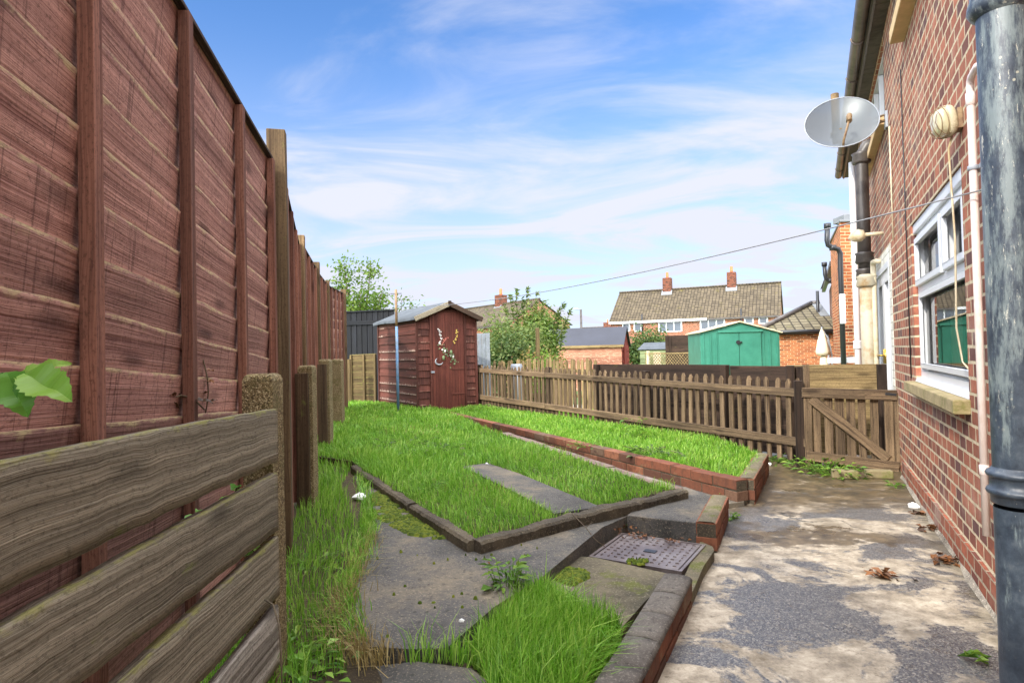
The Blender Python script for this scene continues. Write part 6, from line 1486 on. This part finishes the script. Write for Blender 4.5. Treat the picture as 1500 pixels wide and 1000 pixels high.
# ---- far pipes
def wallpipe(px,d,ptop,pbot,r,mat,label,coll=(),name='drain_pipe',top_el=None):
    s,_=Hs(px,480,d); base=H_(s,d,0); z1=at(px,ptop,base.y).z; z0=max(0,at(px,pbot,base.y).z) if pbot<540 else 0.0
    o=empty(name,(0,0,0)); o.parent=house; o.location=base-V((HX0,0,0)); tag(o,label)
    b=MB(); pts=[H_(s,d,z0),H_(s,d,(z0+z1)/2),H_(s,d,z1)]
    if top_el: pts+= top_el(s,d,z1)
    b.tube(pts,r,16); build_at(b,'pipe',M[mat],o)
    for pc in coll:
        z=at(px,pc,base.y).z; b=MB(); lathe(b,[(z-.06,r),(z-.055,r*1.3),(z-.04,r*1.45),(z+.03,r*1.3),(z+.05,r*1.5),(z+.06,r*1.1)],base,18); build_at(b,'collar',M[mat],o)
    return s,base,o
s,base,o=wallpipe(1270,.12,228,398,.062,'dark_pipe','dark upper soil pipe under the eaves beyond the satellite dish',(232,378,402),top_el=lambda s,d,z:[H_(s,d-.05,z+.09),H_(s,d-.15,z+.12)])
zz=at(1270,398,base.y).z
s,base,o=wallpipe(1271.5,.12,402,600,.066,'rusty_pipe','rust stained cream lower half of the far soil pipe',(412,))
wallpipe(1255.5,.07,238,600,.04,'upvc','straight white downpipe at the far end of the house',(505,))
wallpipe(1282,.06,392,600,.026,'cream_plastic','thin cream pipe between the rusty pipe and the painted bricks',(),top_el=lambda s,d,z:[H_(s,d,z+.03),H_(s-.03,d,z+.05),H_(s-.12,d-.02,z+.05),H_(s-.13,-.02,z+.05)])
# cables
def cable(pts,name,label,r=.004,mat='cream_plastic'):
    b=MB(); b.tube(pts,r,6); o=build_at(b,name,M[mat],house); tag(o,label)
s_,z_=Hs(1303,185,.01); s2,z2=Hs(1309,352,.01); cable([H_(s_,.012,z_),H_(s_,.012,(z_+z2)/2),H_(s_,.012,z2)],'cable','white cable running down from the dish bracket to the painted surround',.006)
s2_,z2_=Hs(1334,560,.01); sA=Hs(1330,300,.01)[0]; cable([H_(s2_+.0,.006,3.0),H_(s2_,.006,2.0),H_(s2_,.006,z2_+.03)],'cable','dark cable running up the wall beyond the big window',.004,'black_metal')
# ---- bulkhead lamp
ls,lz=Hs(1404,176,.01); lroot=empty('bulkhead_lamp',H_(ls,0,lz),0,'old caged bulkhead lamp with yellowed glass on the wall above the big window','wall lamp')
LPt=lambda s,d,z:H_(ls+s,d,lz+z)
b=MB(); b.hexa([LPt(s,d,z) for z in (-.045,.045) for s,d in ((-.04,0.0),(.04,0.0),(.04,.02),(-.04,.02))]); b.beam(LPt(0,.02,.0),LPt(0,.07,.0),.03,.03,side=HW); b.tube([LPt(0,.03,.02),LPt(0,.05,.05),LPt(0,.07,.07)],.008,8); build_at(b,'bracket',M['rusty_mast'],lroot,.002)
# body: shallow dome pointing out from the wall and away down the garden
ax=(HN*.9+V((0,-.3,0))+V((0,0,-.12))).normalized(); bc=LPt(0,.045,.0); ux=ax.cross(V((0,0,1))).normalized(); uz=ux.cross(ax)
def dome(b,prof,sx,sz,seg=20):
    rings=[[bc+ax*h+ux*math.copysign(abs(math.cos(q*6.283/seg))**.7,math.cos(q*6.283/seg))*sx*r+uz*math.copysign(abs(math.sin(q*6.283/seg))**.7,math.sin(q*6.283/seg))*sz*r for q in range(seg)] for h,r in prof]
    for i in range(len(rings)-1):
        for q in range(seg): q2=(q+1)%seg; b.poly([rings[i][q],rings[i][q2],rings[i+1][q2],rings[i+1][q]],smooth=True)
    b.poly(rings[0][::-1]); b.poly(rings[-1])
b=MB(); dome(b,[(-.012,.6),(-.008,.95),(0,1.05),(.022,1.05),(.024,.9)],.054,.066); build_at(b,'housing',M['lead_old'],lroot)
b=MB(); dome(b,[(.02,.95),(.035,.93),(.052,.8),(.062,.55),(.065,.25)],.054,.065); build_at(b,'glass',M['lampglass'],lroot)
b=MB()
for q in range(3):
    f=(q-1)*.6; b.tube([bc+ax*h+ux*(.064*f*r)+uz*s_*(.074*math.sqrt(max(0,1-f*f*.6))*r) for s_,h,r in ((-1,.02,.93),(-1,.045,.9),(-.6,.064,.78),(0,.072,.75),(.6,.064,.78),(1,.045,.9),(1,.02,.93))],.0016,5)
for h,r in ((.035,.93),(.058,.8)):
    b.tube([bc+ax*h+ux*math.cos(q*6.283/18)*.065*r+uz*math.sin(q*6.283/18)*.076*r for q in range(19)],.0016,5)
build_at(b,'wire_guard',M['rusty_mast'],lroot)
e1=Hs(1403,350,.02);e2=Hs(1405,480,.02);e3=Hs(1410,530,.0);e4=Hs(1419,549,.0)
b=MB(); b.tube([bc-uz*.07+ax*.0,LPt(.0,.05,-.12),H_(e1[0],.03,e1[1]),H_(e2[0],.03,e2[1]),H_(e3[0],.0,e3[1]),H_(e4[0],-.02,e4[1])],.0045,6); build_at(b,'cable',M['cream_plastic'],lroot)
# ---- satellite dish
DD=.35; dsz,dzz=Hs(1232,183,DD); dc=H_(dsz,DD,dzz); bs,bz=Hs(1300,176,.0)
droot=empty('satellite_dish',H_(bs,0,bz),0,'grey see-through mesh satellite dish on a rusty arm high on the house wall','satellite dish')
nrm=V((-.36,-.80,.47)).normalized(); ux=nrm.cross(V((0,0,1))).normalized(); uz=ux.cross(nrm).normalized()
RD=97/900*dc.y/2*1.0
b=MB(); nr=8; ns=48; rings=[]
for i in range(nr+1):
    r=RD*i/nr; dep=.09*(i/nr)**2*RD/.3
    rings.append([dc+nrm*(dep-.05)+ux*math.cos(q*6.2832/ns)*r+uz*math.sin(q*6.2832/ns)*r*1.02 for q in range(ns)])
for i in range(nr):
    for q in range(ns):
        q2=(q+1)%ns
        if i==0: b.poly([rings[0][0],rings[1][q],rings[1][q2]],smooth=True)
        else: b.poly([rings[i][q],rings[i+1][q],rings[i+1][q2],rings[i][q2]],smooth=True)
build_at(b,'reflector',M['dish'],droot)
b=MB(); b.tube(rings[-1]+[rings[-1][0]],.005,6); build_at(b,'rim',M['lead'],droot)
lowp=dc-uz*RD*.95+nrm*.05; lnb=dc+nrm*.16-uz*.10-ux*.05; 
b=MB(); b.tube([lowp-nrm*.06,lowp+nrm*.03,lnb],.009,8); b.tube([lnb-uz*.03,lnb+uz*.04],.018,10); b.tube([lnb+uz*.03,lnb+uz*.03-nrm*.07],.022,10); build_at(b,'feed_arm',M['rusty_mast'],droot)
mb_=dc-nrm*.10; mY=dc.y+.30; mtop=at(1222,138,mY).z
mx_=at(1223,150,mY)
b=MB(); b.tube([(mx_.x+.005,mx_.y,dc.z-.06),(mx_.x,mx_.y,mtop)],.034,14); b.tube([V((mx_.x+.005,mx_.y,dc.z-.0)),V((mx_.x+.005,mx_.y,dc.z+.04))],.05,14); b.tube([V((mx_.x,mx_.y,dc.z+.02)),dc-nrm*.05],.012,8); build_at(b,'mast',M['mast'],droot)
b=MB(); wp_=H_(bs,.0,bz); pth=[wp_+HN*.01,wp_+HN*.10+V((0,0,-.01)),wp_+HN*.18+V((0,0,-.03)),V((mx_.x,mx_.y,dc.z+.0))]; b.tube(pth,.014,8); b.tube([wp_+HN*.01+V((0,0,.05)),wp_+HN*.10+V((0,0,.03)),wp_+HN*.17+V((0,0,-.02))],.009,8); build_at(b,'arm',M['rusty_mast'],droot)
b=MB(); b.hexa([H_(bs+s,d,bz+z) for z in (-.07,.07) for s,d in ((-.045,0),(.045,0),(.045,.02),(-.045,.02))]); build_at(b,'wall_plate',M['lead'],droot,.003)
# ---- small floodlight at the far pipes + junction box
fs,fz=Hs(1276,343,.1); fr_=empty('security_light',H_(fs,0,fz),0,'small pale cone security light beside the dark pipe','wall lamp')
b=MB(); b.tube([H_(fs,.0,fz),H_(fs,.16,fz)],.018,10); build_at(b,'arm',M['cream_plastic'],fr_)
b=MB(); c=H_(fs,.15,fz+.01); e=H_(fs+.03,.29,fz-.02); b.tube([c,c.lerp(e,.3),c.lerp(e,.75),e],.05,12,True,[.035,.062,.046,.008]); build_at(b,'lamp_head',M['cream_plastic'],fr_)
# ================================================================ neighbour's projecting wing and beyond
def brickbox_w(q,z0,z1,mat,name,root):
    b=MB(); n=len(q)
    for i in range(n):
        j=(i+1)%n; L=(q[j]-q[i]).length; b.poly([q[i]+V((0,0,z0)),q[j]+V((0,0,z0)),q[j]+V((0,0,z1)),q[i]+V((0,0,z1))],uvs=[(0,z0),(L,z0),(L,z1),(0,z1)])
    b.poly([p+V((0,0,z1)) for p in q]); return build_at(b,name,M[mat],root)
Yn=at(1242,400,13.0); a=at(1233.5,430,12.8); sN,_=Hs(1262,480); 
nroot=empty('neighbour_wing',(a.x,a.y,-.2),0,'orange brick wing of the next house with white window and black vent pipes','house')
za=at(1240,327,12.9).z
q=[V((a.x,12.8,0)),V((a.x+1.2,12.9,0)),V((a.x+2.6,15.5,0)),V((a.x+1.25,15.6,0))]
brickbox_w(q,-.3,za,'brick_orange','walls',nroot)
b=MB(); c=V((a.x,12.8,0)); b.hexa([c+V((x,y,z)) for z in (za+.0,za+.05) for x,y in ((-.03,-.05),(1.3,-.05),(2.7,2.8),(1.2,2.8))]); b.hexa([c+V((x,y,z)) for z in (za+.051,za+.18) for x,y in ((.12,.05),(.36,.05),(.36,.5),(.12,.5))]); build_at(b,'parapet',M['flashing'],nroot,.01)
zs=at(1226,530,12.7).z
b=MB(); c=at(1227,528,12.5); b.hexa([V((c.x,12.45,z)) +V((x,y,0)) for z in (c.z-.05,c.z+.06) for x,y in ((-.08,0),(.45,0),(.45,.3),(-.08,.3))]); build_at(b,'white_sill',M['upvc'],nroot)
# next house further along the terrace
nh=empty('terrace_house',(at(1226,500,17).x,17,-.5),0,'further terrace house seen edge on with black vent pipes above its eaves','house')
b0=at(1232,500,16.2); b1=at(1217,500,24.0); q=[V((b0.x,16.2,0)),V((b0.x+5,14,0)),V((b1.x+5,22,0)),V((b1.x,24,0))]
z_e=at(1226,392,17).z; brickbox_w(q,-.6,z_e,'brick_house','walls',nh)
b=MB(); b.beam(V((b0.x-.22,16.1,z_e)),V((b1.x-.22,24,z_e)),.12,.12,side=(1,0,0)); build_at(b,'gutter',M['dark_pipe'],nh)
b=MB(); roofpoly(b,[V((b1.x-.3,24.1,z_e+.05)),V((b0.x-.3,16.0,z_e+.05)),V((b0.x+2.4,15.0,z_e+2.0)),V((b1.x+2.4,23,z_e+2.0))],V((b0.x-b1.x,16-24,0))); build_at(b,'roof',M['tiles_garage'],nh)
def ventpipe(pts,Y,r,label,mat='black_metal'):
    b=MB(); P=[at(px,py,Y) for px,py in pts]; P.append(V((P[-1].x,P[-1].y,-.4))); b.tube(P,r,12)
    for (px,py) in (pts[0],pts[3] if len(pts)>3 else pts[-1]):
        p=at(px,py,Y); b.tube([p+V((0,0,-.05)),p+V((0,0,.05))],r*1.35,12)
    o=build_at(b,'vent_pipe',M[mat],nh); tag(o,label)
ventpipe([(1212,331),(1211.5,352),(1213,359),(1220,363),(1228,365),(1231,371),(1231,385)],12.4,.05,'taller black swan-neck vent pipe')
ventpipe([(1207.5,387),(1208.5,402),(1210,408),(1216,411),(1221,415),(1222,422),(1222,440)],16.0,.05,'lower black swan-neck vent pipe')
for py in (432,470): pass
b=MB(); c=at(1234,445,12.35); b.beam(c+V((0,0,.2)),c-V((0,0,.4)),.10,.06,side=(1,0,0)); build_at(b,'meter_box',M['upvc'],nroot,.01)
# ================================================================ world, sun, camera
SUN=V((-.56,-.60,.55)).normalized()
el=math.asin(SUN.z); az=math.atan2(SUN.x,SUN.y)
w=bpy.data.worlds.new('World'); sc.world=w; w.use_nodes=True; nt=w.node_tree; N=nt.nodes; Lk=nt.links
bg=N['Background']; sky=N.new('ShaderNodeTexSky'); sky.sky_type='NISHITA'; sky.sun_disc=False; sky.sun_elevation=math.radians(32); sky.sun_rotation=az; sky.air_density=1.0; sky.dust_density=.6; sky.ozone_density=1.6
def nn(t,**k):
    n=N.new(t)
    for a,b_ in k.items(): setattr(n,a,b_)
    return n
tc=nn('ShaderNodeTexCoord'); sep=nn('ShaderNodeSeparateXYZ'); Lk.new(tc.outputs['Generated'],sep.inputs[0])
def mth(op,a,b_=0.0,clamp=False):
    n=nn('ShaderNodeMath',operation=op,use_clamp=clamp)
    for i,v in zip(n.inputs,(a,b_)):
        if isinstance(v,bpy.types.NodeSocket): Lk.new(v,i)
        else: i.default_value=v
    return n.outputs[0]
zc=mth('MAXIMUM',sep.outputs['Z'],0.0); den=mth('ADD',zc,.16)
cx=mth('DIVIDE',sep.outputs['X'],den); cy=mth('DIVIDE',sep.outputs['Y'],den); cmb=nn('ShaderNodeCombineXYZ'); Lk.new(cx,cmb.inputs['X']); Lk.new(cy,cmb.inputs['Y'])
mp=nn('ShaderNodeMapping'); mp.inputs['Rotation'].default_value=(0,0,math.radians(CLOUD_ROT if 'CLOUD_ROT' in globals() else 22)); mp.inputs['Scale'].default_value=(.75,1.35,1); mp.inputs['Location'].default_value=(3.1,1.7,0); Lk.new(cmb.outputs[0],mp.inputs['Vector'])
n1=nn('ShaderNodeTexNoise'); n1.inputs['Scale'].default_value=1.1; n1.inputs['Detail'].default_value=9; n1.inputs['Roughness'].default_value=.58; n1.inputs['Distortion'].default_value=1.1; Lk.new(mp.outputs[0],n1.inputs['Vector'])
n2=nn('ShaderNodeTexNoise'); n2.inputs['Scale'].default_value=.5; n2.inputs['Detail'].default_value=4; Lk.new(cmb.outputs[0],n2.inputs['Vector'])
mr=nn('ShaderNodeMapRange',interpolation_type='SMOOTHSTEP'); mr.inputs['From Min'].default_value=.43; mr.inputs['From Max'].default_value=.66
Lk.new(mth('ADD',mth('MULTIPLY',n1.outputs['Fac'],.75),mth('MULTIPLY',n2.outputs['Fac'],.3)),mr.inputs['Value'])
hz=nn('ShaderNodeMapRange',interpolation_type='SMOOTHSTEP'); hz.inputs['From Min'].default_value=.5; hz.inputs['From Max'].default_value=.0; Lk.new(sep.outputs['Z'],hz.inputs['Value'])
cl=mth('ADD',mth('MULTIPLY',mr.outputs[0],.8),mth('MULTIPLY',hz.outputs[0],.75),True)
# added unseen bright cloud overhead and behind the viewpoint, lifts the shaded garden
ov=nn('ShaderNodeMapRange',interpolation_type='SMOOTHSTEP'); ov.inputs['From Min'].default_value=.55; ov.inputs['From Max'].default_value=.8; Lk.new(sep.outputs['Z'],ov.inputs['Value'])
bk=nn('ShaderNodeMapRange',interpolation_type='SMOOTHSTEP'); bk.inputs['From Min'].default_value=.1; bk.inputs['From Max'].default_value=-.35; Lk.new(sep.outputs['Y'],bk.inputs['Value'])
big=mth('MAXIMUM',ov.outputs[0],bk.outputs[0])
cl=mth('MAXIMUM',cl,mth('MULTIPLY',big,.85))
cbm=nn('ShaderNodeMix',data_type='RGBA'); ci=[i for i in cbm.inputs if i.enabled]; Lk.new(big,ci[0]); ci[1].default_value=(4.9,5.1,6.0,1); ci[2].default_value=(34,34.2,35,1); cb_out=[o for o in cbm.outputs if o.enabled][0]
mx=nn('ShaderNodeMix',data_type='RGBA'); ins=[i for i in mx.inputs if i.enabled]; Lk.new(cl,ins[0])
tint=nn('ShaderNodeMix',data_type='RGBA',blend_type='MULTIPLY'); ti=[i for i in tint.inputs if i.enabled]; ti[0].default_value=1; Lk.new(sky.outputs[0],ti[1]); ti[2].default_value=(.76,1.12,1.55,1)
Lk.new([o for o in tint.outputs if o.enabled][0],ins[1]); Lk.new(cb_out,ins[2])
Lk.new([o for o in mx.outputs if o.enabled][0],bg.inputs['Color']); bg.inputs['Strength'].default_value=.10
ld=bpy.data.lights.new('sun','SUN'); ld.energy=2.4; ld.angle=math.radians(2); ld.color=(1,.93,.82); lo_=bpy.data.objects.new('sun',ld); col.objects.link(lo_); lo_.rotation_euler=(-SUN).to_track_quat('-Z','Y').to_euler(); lo_.location=(-5,-5,8)
cd=bpy.data.cameras.new('camera'); cam=bpy.data.objects.new('camera',cd); col.objects.link(cam); cd.sensor_width=36; cd.lens=21.6; cd.clip_start=.05; cd.clip_end=2000
m=Matrix((RT,UP,-FW.normalized())).transposed().to_4x4(); m.translation=V((0,0,EYE)); cam.matrix_world=m; sc.camera=cam
sc.view_settings.view_transform='Standard'; sc.view_settings.look='None'; sc.view_settings.gamma=1; sc.view_settings.exposure=.8
sc.cycles.max_bounces=8; sc.cycles.transparent_max_bounces=12
